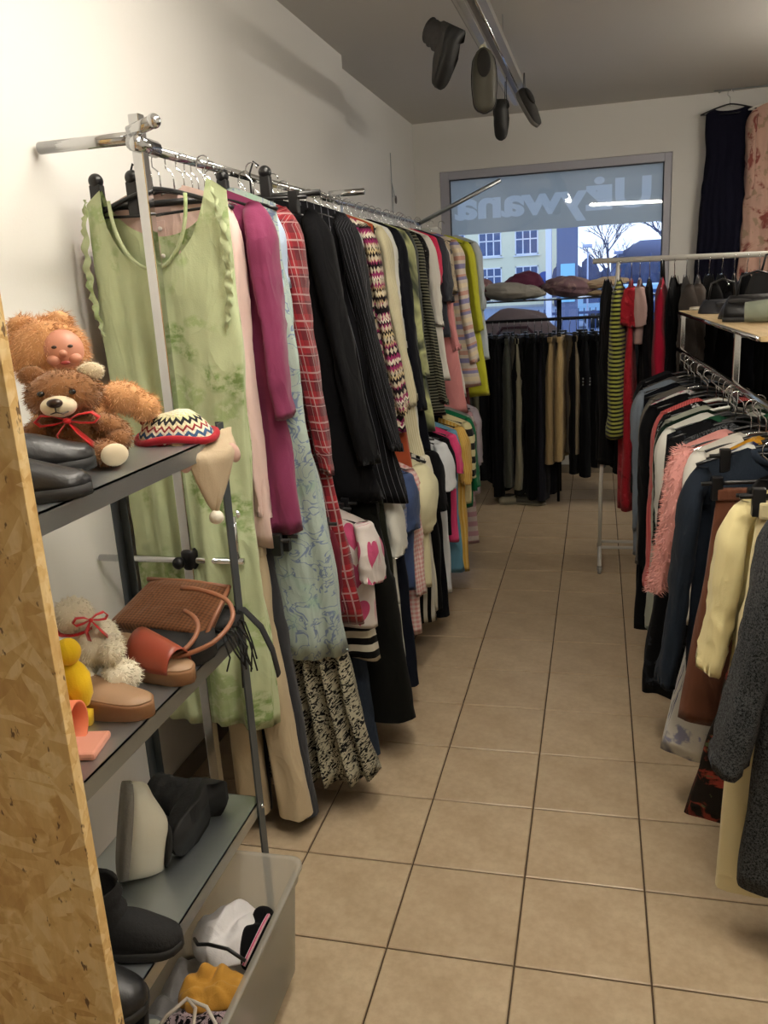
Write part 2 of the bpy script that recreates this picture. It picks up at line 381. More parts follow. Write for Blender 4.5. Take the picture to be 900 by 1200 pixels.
def garment(kind, name, cat, label, loc, rz, mat, hk='black', hlabel='', hgroup='', group=None, L=.7, sl=0, seed=0, lean=0.0, smat=None, collar=None, buttons=None, legmat=None, nohang=False, drop=.080, slean=0.0, **k):
    seed = seed or (hash_s(label) % 9973)
    root = empty(name, loc, rz, label, cat, group)
    hw = k.get('hw', .21)
    if kind == 'top':
        b = body(L, seed=seed, lean=lean, **k).xf(Matrix.Translation((0, 0, -drop))); b.build('body', mat, root)
        if sl:
            for s in (-1, 1):
                w = sleeve(s, sl, hw=hw, slope=k.get('slope', .055), lean=lean, slean=slean, seed=seed, r0=SL['r0'], r1=SL['r1'], cuff=SL['cuff'], puff=SL['puff']).xf(Matrix.Translation((0, 0, -drop)))
                w.build('sleeve', smat or mat, root)
        if collar:
            c = MB(); pts = []; nw = k.get('nw', .36)*hw
            for i in range(21):
                a = 2*pi*i/20+pi/2; pts.append((nw*.98*cos(a), .016*sin(a) - .004, -drop-.012 - (.035 if sin(a) < 0 else 0)*abs(sin(a))))
            c.tube(pts[1:-1], .012, 6, flat=.45); c.build('collar', collar, root)
        if buttons:
            n, z0, z1, x, bm_ = buttons
            for i in range(n):
                bb = MB(); z = z0+(z1-z0)*i/max(1, n-1); button(bb, x, -k.get('th', .022)*1.9-.010, -drop-z); bb.build('button', bm_, root)
    elif kind == 'trs':
        lg = legs(L, seed=seed, lean=lean, **k).xf(Matrix.Translation((0, 0, -.12))); lg.build('legs', mat, root)
        wb = MB(); hwz = k.get('waist', .16); wb.box((-hwz, -.016, -.155), (hwz, .016, -.115), bev=.006); wb.build('waistband', legmat or mat, root)
    elif kind == 'skirt':
        b = body(L, seed=seed, lean=lean, slope=.004, nw=.98, nd=.004, nb=.0, **k).xf(Matrix.Translation((0, 0, -.12))); b.build('skirt_panel', mat, root)
        wb = MB(); wb.box((-hw*1.0, -.014, -.15), (hw*1.0, .014, -.118), bev=.005); wb.build('waistband', legmat or mat, root)
    if not nohang: hanger(hk, loc, rz, hlabel, hgroup)
    return root
def hash_s(s):
    h = 7
    for ch in s: h = (h*31+ord(ch)) % 1000003
    return h
SL = dict(r0=.062, r1=.045, cuff=False, puff=0.0)
# ---------------------------------------------------------------- setting
XN, XF, XR, Y0, Y1, ZC, T = -0.90, -0.98, 2.5, -3.0, 5.605, 2.95, 1/3
def wallmat(name, c):
    if name in MC: return MC[name]
    b = NB(name); co = b.coord(); f = b.noise(co, 1.3, 4); b.pr(Base_Color=b.mix(f, srgb(c), tuple(x*.93 for x in srgb(c))), Roughness=.75)
    b.bump(b.noise(co, 120, 3), .12, .003); MC[name] = b.m; return b.m
WALL = wallmat('painted plaster', 'E2E0DB'); CEIL = wallmat('ceiling paint', 'C9C5BE')
def struct(name, mb, mat, parent=None):
    o = mb.build(name, mat, parent)
    if not parent: o['kind'] = 'structure'
    return o
WX0, WX1, WZ0, WZ1 = -.765, 1.078, .93, 2.562
struct('wall_left', MB().box((XN-.15, Y0, 0), (XN, 3.30, ZC)).box((XF-.15, 3.30, 0), (XF, Y1, ZC)), WALL)
struct('wall_right', MB().box((XR, Y0, 0), (XR+.12, Y1, ZC)), WALL)
struct('wall_near', MB().box((XN-.15, Y0-.12, 0), (XR+.12, Y0, ZC)), WALL)
D = .16
wb_ = MB().box((XF-.15, Y1, 0), (WX0, Y1+D, ZC)).box((WX1, Y1, 0), (XR+.12, Y1+D, ZC)).box((WX0, Y1, WZ1), (WX1, Y1+D, ZC)).box((WX0, Y1, 0), (WX1, Y1+D, WZ0))
struct('wall_back', wb_, WALL)
struct('ceiling', MB().box((XF-.15, Y0-.12, ZC), (XR+.12, Y1+D, ZC+.1)), CEIL)
bb_ = plain('skirting tile', '7E7464', .5, var=.1)
struct('baseboard_back', MB().box((XF, Y1-.012, .0), (XR, Y1, .075), bev=.002), bb_)
struct('baseboard_left', MB().box((XN, Y0, 0), (XN+.012, 3.3, .075), bev=.002), bb_)
# floor: grout bed and one object for each tile
fl = struct('floor', MB().box((XF-.15, Y0-.12, -.10), (XR+.12, Y1+D, -.006)), plain('brown grout', '4A3A28', .9, var=.2))
b = NB('beige floor tile'); co = b.coord(); oi = b.n('ShaderNodeObjectInfo').outputs['Random']
n1 = b.noise(co, 7, 5, .6); n2 = b.noise(co, 45, 4, .65)
c = b.ramp(n1, [(.3, 'AA9578'), (.5, 'B7A387'), (.72, 'C0AE92')]); c = b.mix(b.ramp(n2, [(.35, .25), (.6, 0.0)]), c, srgb('8F7C62'))
c = b.mix(b.math('MULTIPLY', oi, .22), c, srgb('95826A')); pg = b.coord('Object')
sc_ = b.noise(b.map(co, (1, 3, 1), (0, 0, .6)), 26, 4, .7); c = b.mix(b.ramp(sc_, [(.68, 0.0), (.76, .5)]), c, srgb('7A6A55'))
b.pr(Base_Color=c, Roughness=b.ramp(n2, [(.2, .26), (.8, .42)])); b.p.inputs['Specular IOR Level'].default_value = .45; b.bump(n2, .08, .003)
TILE = b.m
def tilemesh(x0, x1, y0, y1):
    mb = MB(); g = .0026; r = .003; z = 0
    a0, a1, b0, b1 = x0+g, x1-g, y0+g, y1-g
    vs = [(a0, b0, -.007), (a1, b0, -.007), (a1, b1, -.007), (a0, b1, -.007), (a0, b0, -.002), (a1, b0, -.002), (a1, b1, -.002), (a0, b1, -.002), (a0+r, b0+r, z), (a1-r, b0+r, z), (a1-r, b1-r, z), (a0+r, b1-r, z)]
    fs = [(0, 1, 5, 4), (1, 2, 6, 5), (2, 3, 7, 6), (3, 0, 4, 7), (4, 5, 9, 8), (5, 6, 10, 9), (6, 7, 11, 10), (7, 4, 8, 11), (8, 9, 10, 11)]
    return mb.add(vs, fs, None, False)
shared = {}; rT = random.Random(3)
for j in range(-9, 17):
    for i in range(-3, 8):
        x0, x1 = max(i*T, XF), min((i+1)*T, XR); y0, y1 = max(j*T, Y0), min((j+1)*T, Y1)
        if x1-x0 < .01 or y1-y0 < .01: continue
        k = (round(x1-x0, 3), round(y1-y0, 3))
        if k in shared: o = shared[k].copy(); COL.objects.link(o); o.location = (x0, y0, 0)
        else: o = tilemesh(0, x1-x0, 0, y1-y0).build('tile', TILE, fl, loc=(x0, y0, 0)); shared[k] = o
        o.rotation_euler = (0, 0, 0)
# window with film and reversed lettering
win = empty('window_1', ((WX0+WX1)/2, Y1+.05, WZ0)); win['kind'] = 'structure'; M0 = Matrix.Translation((-(WX0+WX1)/2, -(Y1+.05), -WZ0))
GX0, GX1, GZ0, GZ1 = -.69, 1.02, 1.0, 2.497
PVC = plain('grey window frame', 'A9A9B4', .35); DARKSEAL = plain('dark seal', '26282C', .5)
f = MB(); ya, yb = Y1+.012, Y1+.085
f.box((WX0, ya, WZ0), (GX0, yb, WZ1), bev=.004).box((GX1, ya, WZ0), (WX1, yb, WZ1), bev=.004).box((GX0, ya, GZ1), (GX1, yb, WZ1), bev=.004).box((GX0, ya, WZ0), (GX1, yb, GZ0), bev=.004)
f.xf(M0).build('window_frame', PVC, win)
s_ = MB(); e = .007
for a, c_ in (((GX0, Y1+.03, GZ0), (GX0+e, Y1+.06, GZ1)), ((GX1-e, Y1+.03, GZ0), (GX1, Y1+.06, GZ1)), ((GX0, Y1+.03, GZ1-e), (GX1, Y1+.06, GZ1)), ((GX0, Y1+.03, GZ0), (GX1, Y1+.06, GZ0+e))): s_.box(a, c_)
s_.xf(M0).build('seal', DARKSEAL, win)
def glassmat():
    b = NB('window glass'); b.t.nodes.remove(b.p); tr = b.n('ShaderNodeBsdfTransparent'); gl = b.n('ShaderNodeBsdfGlossy'); fr = b.n('ShaderNodeFresnel'); mx = b.n('ShaderNodeMixShader')
    tr.inputs[0].default_value = (.93, .96, 1, 1); gl.inputs['Roughness'].default_value = .02; fr.inputs[0].default_value = 1.45; b.l(fr.outputs[0], mx.inputs[0]); b.l(tr.outputs[0], mx.inputs[1]); b.l(gl.outputs[0], mx.inputs[2]); b.l(mx.outputs[0], b.out.inputs[0]); return b.m
GLASS = glassmat()
MB().box((GX0, Y1+.040, GZ0), (GX1, Y1+.046, GZ1)).xf(M0).build('pane', GLASS, win)
def filmmat(name, c, tr_=.5):
    b = NB(name); b.t.nodes.remove(b.p); tl = b.n('ShaderNodeBsdfTranslucent'); df = b.n('ShaderNodeBsdfDiffuse'); mx = b.n('ShaderNodeMixShader'); mx.inputs[0].default_value = tr_
    for q in (tl, df): q.inputs[0].default_value = (*srgb(c), 1)
    b.l(df.outputs[0], mx.inputs[1]); b.l(tl.outputs[0], mx.inputs[2]); b.l(mx.outputs[0], b.out.inputs[0]); return b.m
FILM = filmmat('grey window film', 'B3B1A2', .55); LETTER = filmmat('pale letter film', 'CDCDC2', .62)
def text_mesh(txt, size, name, mat, parent, mtx, off=.0, depth=.001, sx=1.0, font_shear=0):
    cu = bpy.data.curves.new(name, 'FONT'); cu.body = txt; cu.size = size; cu.offset = off; cu.extrude = depth; cu.align_x = 'CENTER'; cu.resolution_u = 4
    t = bpy.data.objects.new(name, cu); COL.objects.link(t); dg = bpy.context.evaluated_depsgraph_get(); me = bpy.data.meshes.new_from_object(t.evaluated_get(dg))
    bpy.data.objects.remove(t); me.transform(mtx)
    if mtx.determinant() < 0: me.flip_normals()
    me.materials.clear(); me.materials.append(mat); o = bpy.data.objects.new(name, me); COL.objects.link(o)
    if parent: o.parent = parent; KIDS.setdefault(parent.name, []).append(o)
    return o
# mirrored as seen from indoors: reads from the street
mt = Matrix.Translation((.145-(WX0+WX1)/2, -.001, 2.185-WZ0)) @ Matrix.Diagonal((-1.36, 1, 1, 1)) @ Matrix.Rotation(pi/2, 4, 'X')
from mathutils.geometry import delaunay_2d_cdt
tx = text_mesh('Używana', .31, 'lettering', LETTER, None, mt, off=.011, depth=0)
pv = [Vector((v.co.x, v.co.z)) for v in tx.data.vertices]; pf_ = [list(p.vertices) for p in tx.data.polygons]
rx0, rx1 = GX0+e-(WX0+WX1)/2, GX1-e-(WX0+WX1)/2; rz0, rz1 = 2.055-WZ0, GZ1-e-WZ0
kv = len(pv); pv += [Vector((rx0, rz0)), Vector((rx1, rz0)), Vector((rx1, rz1)), Vector((rx0, rz1))]
cv, ce, cf, _, _, of_ = delaunay_2d_cdt(pv, [(kv, kv+1), (kv+1, kv+2), (kv+2, kv+3), (kv+3, kv)], pf_, 0, 1e-6)
bpy.data.objects.remove(tx); fm, lm = MB(), MB(); allv = [Vector((v.x, 0.0, v.y)) for v in cv]
fm.add(allv, [tuple(f_) for f_, o_ in zip(cf, of_) if not o_], None, False); lm.add(allv, [tuple(f_) for f_, o_ in zip(cf, of_) if o_], None, False)
film = fm.build('window_film', FILM, win); lm.build('lettering', LETTER, film)
struct('window_sill', MB().box((WX0-.03, Y1-.16, WZ0-.03), (WX1+.03, Y1+.012, WZ0), bev=.006), plain('white sill', 'BFC0C0', .4)).name = 'trim_1'

# ---------------------------------------------------------------- lamps
def emis(name, c, st):
    b = NB(name); b.t.nodes.remove(b.p); e_ = b.n('ShaderNodeEmission'); e_.inputs[0].default_value = (*c, 1); e_.inputs[1].default_value = st; b.l(e_.outputs[0], b.out.inputs[0]); return b.m
TUBE = emis("warm tube light", (1, .92, .80), 95.0)
def batten(loc, L, rz, label):
    r = empty('ceiling_lamp', loc, rz, label, 'lamp', None)
    MB().box((-L/2, -.022, .022), (L/2, .022, .06), bev=.006).build('housing', WHITEPAINT, r)
    MB().box((-L/2+.02, -.032, -.012), (L/2-.02, .032, .02), bev=.008).build('diffuser', TUBE, r)
    for x in (-L*.35, L*.35): MB().tube([(x, 0, .07), (x, 0, ZC-loc[2])], .002, 6).build('suspension_wire', STEEL, r)
    return r
batten((.10, .25, 2.72), 1.25, pi/2, 'lit batten lamp hanging along the aisle above the camera end')
batten((.95, -.65, 2.66), 1.2, -.35, 'lit batten lamp across the near end of the shop')
batten((2.15, 3.3, 2.72), 1.25, pi/2, 'lit batten lamp over the far right corner of the shop')
# ---------------------------------------------------------------- left rack (two levels)
LX, LZ, LY0, LY1 = -.60, 2.05, .33, 3.84
rk = empty('clothes_rack', (LX, 2.1, 0), 0, 'long chrome clothes rack with two hanging levels along the white left wall', 'clothes rack'); Mr = Matrix.Translation((-LX, -2.1, 0))
def part(mb, name, mat, root, M=None):
    if M is not None: mb.xf(M)
    return mb.build(name, mat, root)
part(MB().tube([(LX, LY0-.02, LZ), (LX, LY1, LZ)], .0125, 14), 'upper_rail', CHROME, rk, Mr)
LX2, LZ2 = -.455, 1.085
part(MB().tube([(LX2, LY0+.0, LZ2), (LX2, 3.6, LZ2)], .0125, 14), 'lower_rail', CHROME, rk, Mr)
for y in (LY0, 2.05, LY1): part(MB().box((LX-.015, y-.015-.02, 0.0), (LX+.015, y+.015-.02, LZ+(.075 if y == LY0 else -.014)), bev=.003), 'post', CHROME, rk, Mr)
for y in (LY0, 3.6): part(MB().tube([(LX-.29, y-.02, LZ2-.13), (LX2+.02, y-.02, LZ2-.13)], .010, 10).tube([(LX2, y-.02, LZ2-.13), (LX2, y-.02, LZ2)], .010, 10), 'lower_bracket', CHROME, rk, Mr)
part(MB().tube([(-.885, LY0-.02, LZ+.022), (LX-.01, LY0-.02, LZ+.022)], .0155, 14), 'wall_arm', CHROME, rk, Mr)
part(MB().tube([(LX-.01, LY0-.045, LZ+.03), (LX+.06, LY0-.045, LZ+.05)], .016, 12).tube([(LX+.005, LY0-.06, LZ+.005), (LX+.005, LY0+.05, LZ+.002)], .021, 12).ball((LX+.06, LY0-.045, LZ+.05), .018), 'clamp', CHROME, rk, Mr)
part(MB().tube([(LX-.03, 2.0, LZ+.03), (LX+.13, 2.0, LZ+.03)], .014, 12), 'joint_clamp', CHROME, rk, Mr)
part(MB().tube([(LX, LY1-.02, LZ), (-.07, LY1-.02, 2.272)], .0135, 14), 'display_arm', STEEL, rk, Mr)
part(MB().tube([(LX-.02, LY1+.03, LZ-.035), (LX+.11, LY1+.03, LZ-.032)], .010, 10), 'end_peg', WHITEPL, rk, Mr)
part(MB().lathe([(.018, 0), (.024, .01), (.024, .05), (.018, .06), (0, .06)], 14, Matrix.Translation((LX, LY0-.02, .93))).ball((LX-.02, LY0-.05, .955), .018), 'collar', BLACKMT, rk, Mr)

HL = set()
def hang_label(hk, label, rail):
    q = label
    for w in (',', ' with ', ' beside', ' behind', ' beyond', ' between', ' under', ' above', ' hanging', ' on the', ' at the', ' past', ' whose', ' below', ' squeezed', ' peeping', ' showing', ' half', ' in front', ' jutting', ' touching', ' reaching', ' next', ' clipped'): q = q.split(w)[0]
    q = ' '.join(q.split()[:8]); a = {'black': 'black plastic hanger', 'chrome': 'thin metal hanger', 'white': 'white plastic hanger', 'clip': 'black clip hanger'}[hk]
    l = a+' holding the '+q
    if l in HL: l = a+' of the '+' '.join(label.split()[:11])
    HL.add(l); return l
def G(kind, Y, name, cat, label, pat, rail='LU', hk='black', L=.7, sl=0, dx=0.0, rz=0.0, s=None, group=None, dz=0.0, **k):
    mat = fab(*pat) if isinstance(pat, tuple) else pat
    if s: SL.update(r0=s[0], r1=s[1], cuff=(len(s) > 2 and s[2]), puff=(s[3] if len(s) > 3 else 0))
    else: SL.update(r0=.062, r1=.045, cuff=False, puff=0)
    if rail == 'LU': loc = (LX+dx, Y, LZ+dz); hl, hg = 'hanger with a shiny hook on the upper left rail', 'hangers on the upper left rail'; k.setdefault('lean', .10); r = rz
    elif rail == 'LL': loc = (LX2+dx, Y, LZ2+dz); hl, hg = 'hanger on the hidden lower left rail', 'hangers on the lower left rail'; k.setdefault('lean', .03); r = rz
    elif rail == 'R2': loc = (rx(Y)+dx, Y, RZ+dz); hl, hg = 'hanger crowded on the chrome rail at right', 'hangers on the right chrome rail'; k.setdefault('lean', -.02); r = rz
    elif rail == 'R3': loc = (Y, 3.2+dx, 1.733+dz); hl, hg = 'thin wire hanger on the long white rail', 'hangers on the white rail'; r = pi/2+rz
    elif rail == 'R4': loc = (Y, 2.75+dx, 1.23+dz); hl, hg = 'hanger on the short rail behind the shelf posts', 'hangers on the short back rail'; r = pi/2+rz
    elif rail == 'B': loc = (Y, 4.62+dx, 1.372+dz); hl, hg = 'clip hanger on the black rail under the window', 'clip hangers on the window rail'; r = pi/2+rz
    rj = random.Random(hash_s(label)); r += rj.uniform(-.10, .10); k['lean'] = k['lean'] + rj.uniform(-.02, .02)*L
    hl = hang_label(hk, label, rail)
    return garment(kind, name, cat, label, loc, r, mat, hk=hk, hlabel=hl, hgroup=hg, L=L, sl=sl, group=group, **k)

# --- green dress in front (shaped straps) and its neighbours
GREEN = ('sprig', 'BFCAA0', '86A062', 'A2B67E', 1.0)
SL.update(r0=.05, r1=.04, cuff=False, puff=0)
gd = G('top', .375, 'sleeveless_dress', 'dress', 'long pale green sleeveless dress with leaf sprigs, nearest on the left rack', GREEN, L=1.54, hw=.222, hem=.20, th=.030, fold=.030, nf=5, nw=.74, nd=.21, nb=.13, slope=.035, lean=.0, K=54, M=44, waist=-.005, dx=-.012, rz=-.06, flare=1)
for s in (-1, 1):      # ruffles along the armholes
    rf = MB(); pts = []; vs = []; fs = []
    n = 46
    for i in range(n):
        t = i/(n-1); z = -.105-.36*t; x = s*(.195+.020*sin(t*pi)); w = .016*sin(pi*min(1, t*1.05))**.5+.003
        vs += [Vector((x-s*w*.2, -.030-.006*sin(i*.9+sin(i*.31)), z)), Vector((x+s*w*.5, -.036+.006*sin(i*1.3+s+2*sin(i*.23)), z)), Vector((x+s*w, -.030+.008*cos(i*1.4+3*sin(i*.17)), z-.006))]
    fs = [(i*3+k, i*3+k+1, i*3+k+4, i*3+k+3) for i in range(n-1) for k in (0, 1)]
    rf.add(vs, fs).build('ruffle', fab(*GREEN), gd)
sm = MB(); sm.tube([(-.120*cos(a), -.034-.004*sin(a), -.115-.18*sin(a)) for a in [pi*i/24 for i in range(25)]], .005, 6).build('neck_trim', fab(*GREEN), gd)
bl = G('top', .435, 'blouse', 'blouse', 'sheer blush pink buttoned blouse showing inside the green dress neckline', ('plain', 'D9BDB4'), L=1.00, sl=.88, hw=.188, nd=.07, nw=.30, th=.016, slope=.045, lean=.035, dx=-.02, s=(.05, .040, True), fold=.014, hem=.20)
pk = MB(); pk.box((-.012, -.026, -.60), (.012, -.021, -.17), bev=.001); pk.build('placket', fab('plain', 'D3B5AC'), bl)
for i in range(6):
    bb = MB(); button(bb, 0, -.030, -.19-.07*i, .006); bb.build('button', plain('pearl', 'EDE6DE', .2), bl)
G('top', .495, 'cardigan', 'cardigan', 'magenta wool cardigan with long sleeves, next behind the green dress', ('plain', '7C3254'), L=.98, sl=.58, s=(.078, .058), fold=.016, dx=.02, lean=.07, hem=.19)
G('top', .55, 'summer_dress', 'dress', 'mint and blue line print dress with ruffled hem below the magenta cardigan', ('lines', 'A6B5AC', '72829E', '8FAE9A', 1.0), L=1.40, sl=0, hw=.20, hem=.22, fold=.028, nf=5, th=.03, dx=.055, lean=.085, smat=None)
G('top', .605, 'tee_shirt', 'T-shirt', 'pale blue short sleeved tee with dark trim beside the magenta cardigan', ('plain', 'A9B9CE'), L=.62, sl=.22, s=(.062, .062), dx=.01, fold=.01)
G('top', .665, 'flannel_shirt', 'shirt', 'red tartan flannel shirt dress with long sleeves and white lines', ('plaid', '8E2028', '3E141E', 'A8908E', .9), L=1.36, sl=.80, s=(.092, .062, True), fold=.018, hem=.23, dx=.025, collar=fab('plaid', '8E2028', '3E141E', 'A8908E', .9), lean=.095)
G('trs', .755, 'speckled_trousers', 'trousers', 'light grey speckled trousers clipped high beside the tartan flannel shirt', ('tweed', '8C9090', 'C9CCC9'), L=.85, hk='clip', dx=.115, hw=.065, hem=.04, waist=.06,  lean=.09, th=.018)
G('top', .82, 'knit_jumper', 'jumper', 'cream ribbed jumper squeezed behind the speckled trousers', ('rib', 'D8CFB6', 'C3B898'), L=.85, sl=.50, dx=-.05)
bz = G('top', .905, 'blazer', 'blazer', 'plain black blazer with a broad sleeve, widest dark garment on the left rack', ('plain', '131316'), L=1.00, sl=.82, hw=.225, s=(.082, .068), fold=.012, dx=.03, lean=.17, collar=fab('plain', '131316'), slope=.05)
pj = G('top', 1.02, 'pinstripe_jacket', 'jacket', 'black pinstripe jacket with three dark buttons at its front edge', ('pin', '16161A', '77777E'), L=1.03, sl=.80, hw=.23, s=(.080, .060), dx=.08, lean=.17, fold=.012, rz=.12, buttons=(3, .70, .88, .06, BLACKPL))
G('top', 1.13, 'waistcoat', 'waistcoat', 'black sleeveless waistcoat behind the pinstripe jacket', ('plain', '1B1A1C'), L=.75, hw=.21, dx=.02, fold=.01)
G('top', 1.22, 'long_shirt', 'shirt', 'long pale blue grey shirt with open front behind the black jackets', ('plain', 'ADB3B6'), L=1.10, sl=.78, s=(.068, .056), hw=.22, dx=.04, fold=.016, collar=fab('plain', 'ADB3B6'), lean=.14)
G('top', 1.32, 'linen_top', 'top', 'straw yellow linen top peeping above the pale grey shirt', ('plain', 'D3C48E'), L=.6, sl=.2, dx=-.02)
G('top', 1.40, 'cotton_blouse', 'blouse', 'white grey cotton blouse between straw top and zigzag cardigan', ('plain', 'BFC1BE'), L=1.0, sl=.66, dx=.02, s=(.062, .050))
G('top', 1.53, 'zigzag_cardigan', 'cardigan', 'folk pattern cardigan with magenta, black and cream zigzag bands', ('aztec', '1D1518', '8C2B5C', 'B59C78', 1.0), L=.88, sl=.74, s=(.066, .060), hw=.22, dx=.03, lean=.14, hk='black')
G('top', 1.60, 'rust_top', 'top', 'rust orange top whose hem shows under the zigzag cardigan', ('plain', '8F4022'), L=1.12, sl=0, dx=.05, hem=.19, lean=.11)
G('top', 1.69, 'black_vest', 'waistcoat', 'narrow black sleeveless vest behind the zigzag cardigan', ('plain', '0F0F11'), L=.95, sl=0, dx=.04, hw=.20)
G('top', 1.79, 'cream_cardigan', 'cardigan', 'long cream cardigan with full length sleeve beside zigzag cardigan', ('rib', 'D6CFAF', 'C6BD9A'), L=1.10, sl=.74, s=(.058, .050), dx=.04, lean=.13)
G('top', 1.89, 'white_shirt', 'shirt', 'white shirt with collar behind the long cream cardigan', ('plain', 'CFCFC8'), L=.95, sl=.5, dx=.04, collar=fab('plain', 'CFCFC8'))
G('top', 1.99, 'navy_coat', 'coat', 'navy black long coat hanging low behind the cream cardigan', ('plain', '14161F'), L=1.22, sl=.80, s=(.070, .058), dx=.05, hw=.22, lean=.14)
G('top', 2.10, 'grey_green_shirt', 'shirt', 'dark grey green shirt with pale seam before the tie dye shirt', ('plain', '454A40'), L=.95, sl=.55, dx=.04)
G('top', 2.20, 'tie_dye_shirt', 'shirt', 'olive and cream tie dye shirt with mottled long sleeve', ('tiedye', '3F4635', 'B9BC86', '23261F', 1.0), L=.98, sl=.66, s=(.062, .05), dx=.05, lean=.13)
G('top', 2.31, 'charcoal_shirt', 'shirt', 'charcoal shirt squeezed behind the tie dye shirt', ('plain', '2F3533'), L=.92, sl=.62, dx=.05)
G('top', 2.42, 'striped_cuff_jumper', 'jumper', 'black jumper with cream horizontal stripes on its sleeve', ('hstripe', '1B1C1C', '6C6B5A', '808080', .5), L=.95, sl=.84, s=(.05, .042), dx=.05, lean=.13)
G('top', 2.55, 'black_floral_dress', 'dress', 'black dress with tiny white flowers beyond the striped jumper', ('floral', '17161A', '17161A', 'A5A09C', .35), L=1.0, sl=.5, dx=.05)
G('top', 2.68, 'ivory_blouse', 'blouse', 'ivory blouse with wide elbow sleeve beyond the small flower dress', ('plain', 'D4D0C6'), L=.80, sl=.46, s=(.06, .075), dx=.06, lean=.13)
G('top', 2.80, 'pink_jumper', 'jumper', 'hot pink jumper, brightest pink on the upper left rail', ('plain', 'C7254F'), L=.55, sl=.25, dx=.06, hw=.22)
G('top', 2.90, 'satin_jacket', 'jacket', 'dark slate satin jacket with short puffed sleeve', ('plain', '2C2E36'), L=.6, sl=.35, s=(.075, .07, False, .01), dx=.08, hw=.215)
G('top', 3.00, 'salmon_tunic', 'tunic', 'salmon pink tunic hanging lower than its white neighbours', ('plain', 'D58C8C'), L=1.02, sl=.62, dx=.07, s=(.055, .05), lean=.12)
G('top', 3.10, 'white_tunic', 'tunic', 'plain white tunic beyond the salmon pink tunic', ('plain', 'CFCCC4'), L=.95, sl=.30, dx=.06, lean=.12)
G('top', 3.22, 'patterned_scarf_top', 'top', 'beige and grey top with a dark blotched print', ('floral', 'B7A78C', '4C4748', '8B7D6A', .8), L=.7, sl=.3, dx=.06)
G('top', 3.34, 'pastel_striped_jumper', 'jumper', 'pastel jumper striped in cream, lavender and peach', ('multi', 'D9CDBE', '8F8BB4', 'CF9F8E', 1.0), L=.92, sl=.72, s=(.07, .062), dx=.09, hw=.22, lean=.13)
G('top', 3.46, 'lavender_blouse', 'blouse', 'pale lavender checked blouse behind the pastel striped jumper', ('check', 'C4C3D4', 'A9A9C6', 'FFFFFF', 1.0), L=.8, sl=.4, dx=.07)
G('top', 3.58, 'maroon_dress', 'dress', 'maroon dress with a rusty pattern reaching lowest at the rack end', ('floral', '5E2526', '7C3A33', '3A1717', .6), L=1.25, sl=0, dx=.05, lean=.10, hw=.2)
G('top', 3.70, 'lime_cardigan', 'cardigan', 'lime yellow long cardigan at the far end of the left rack', ('plain', 'B5B62C'), L=1.02, sl=.56, s=(.078, .062), dx=.10, hw=.225, lean=.12, fold=.018)
G('top', 3.80, 'grey_blue_tee', 'T-shirt', 'light grey blue tee half hidden behind the lime cardigan', ('plain', 'AEB7BC'), L=.8, sl=.42, dx=.15, hw=.22)
rr = random.Random(11)
for i in range(26):
    hanger(rr.choice(['chrome', 'chrome', 'white']) if i < 22 else 'black', (LX, .46+i*.128+rr.uniform(-.02, .02), LZ), rr.uniform(-.12, .12), 'spare empty hanger squeezed among clothes on the upper left rail', 'spare hangers on the upper left rail')
# dark clip hangers sticking up at the near end of the rail
for i, (y, z) in enumerate(((.415, -.035), (.80, .0))):
    c_ = empty('clip_hanger', (LX+(-.05 if i == 0 else .14), y, LZ+z), 0, ['black clip hanger with raised clips behind the chrome post', 'black clip hanger with round knobs holding the speckled trousers'][i], 'hanger')
    MB().tube([(-.17, 0, -.09), (.17, 0, -.09)], .009, 8).build('bar', BLACKPL, c_)
    for sx_ in (-.15, -.04) if i == 0 else (-.14, .0): MB().box((sx_-.016, -.014, -.12), (sx_+.016, .014, -.03), bev=.004).ball((sx_, 0, -.02), .020).build('clip', BLACKPL, c_)
    MB().tube([(-.05, 0, -.09), (-.05, 0, -.02-.0), (-.05+.016, 0, .014), (-.05+.032, 0, .0)], .003, 6).build('hook', BLACKPL, c_)

# --- lower left rail
RED = 'LL'
G('trs', .43, 'beige_trousers', 'trousers', 'beige corduroy trousers with a teal spot, nearest on the lower left rail', ('plain', 'B9A88A'), rail=RED, hk='clip', L=.90, hw=.09, hem=.055, waist=.09, lean=.03, dx=-.055, th=.03, dz=-.0)
G('trs', .48, 'charcoal_trousers', 'trousers', 'charcoal trouser pair hanging almost to the floor behind the beige corduroys', ('plain', '2E2F33'), rail=RED, hk='clip', L=.93, hw=.10, hem=.06, waist=.09, lean=.02, dx=-.045, th=.03)
G('skirt', .600, 'print_skirt', 'skirt', 'long black and cream scroll print skirt reaching near the floor', ('paisley', '17171A', 'A9A48F', '808080', .8), rail=RED, hk='clip', L=.84, hw=.12, hem=.20, fold=.038, nf=6, th=.04, dx=.035, lean=.06, flare=1.4, M=44)
G('skirt', .645, 'grey_skirt', 'skirt', 'plain olive grey short skirt under the mint print dress hem', ('plain', '7E7F6E'), rail=RED, hk='clip', L=.50, hw=.15, hem=.20, fold=.02, dx=-.02)
G('top', .68, 'wine_tee_shirt', 'top', 'deep maroon top below the tartan flannel shirt', ('plain', '5A1624'), rail=RED, L=.66, sl=.3, dx=-.05, lean=.02)
G('top', .755, 'heart_tee', 'T-shirt', 'white tee with big pink hearts under the black jackets', ('hearts', 'CFC7C2', 'B84A70', 'FFFFFF', 1.0), rail=RED, L=.42, sl=.20, s=(.07, .075), hw=.22, dx=.045)
G('skirt', .79, 'striped_skirt', 'skirt', 'black and white striped skirt hem below the pink heart tee', ('hstripe', '1A1A1A', 'C9C4B4', '808080', 1.6), rail=RED, hk='clip', L=.50, hw=.16, hem=.22, dx=.03)
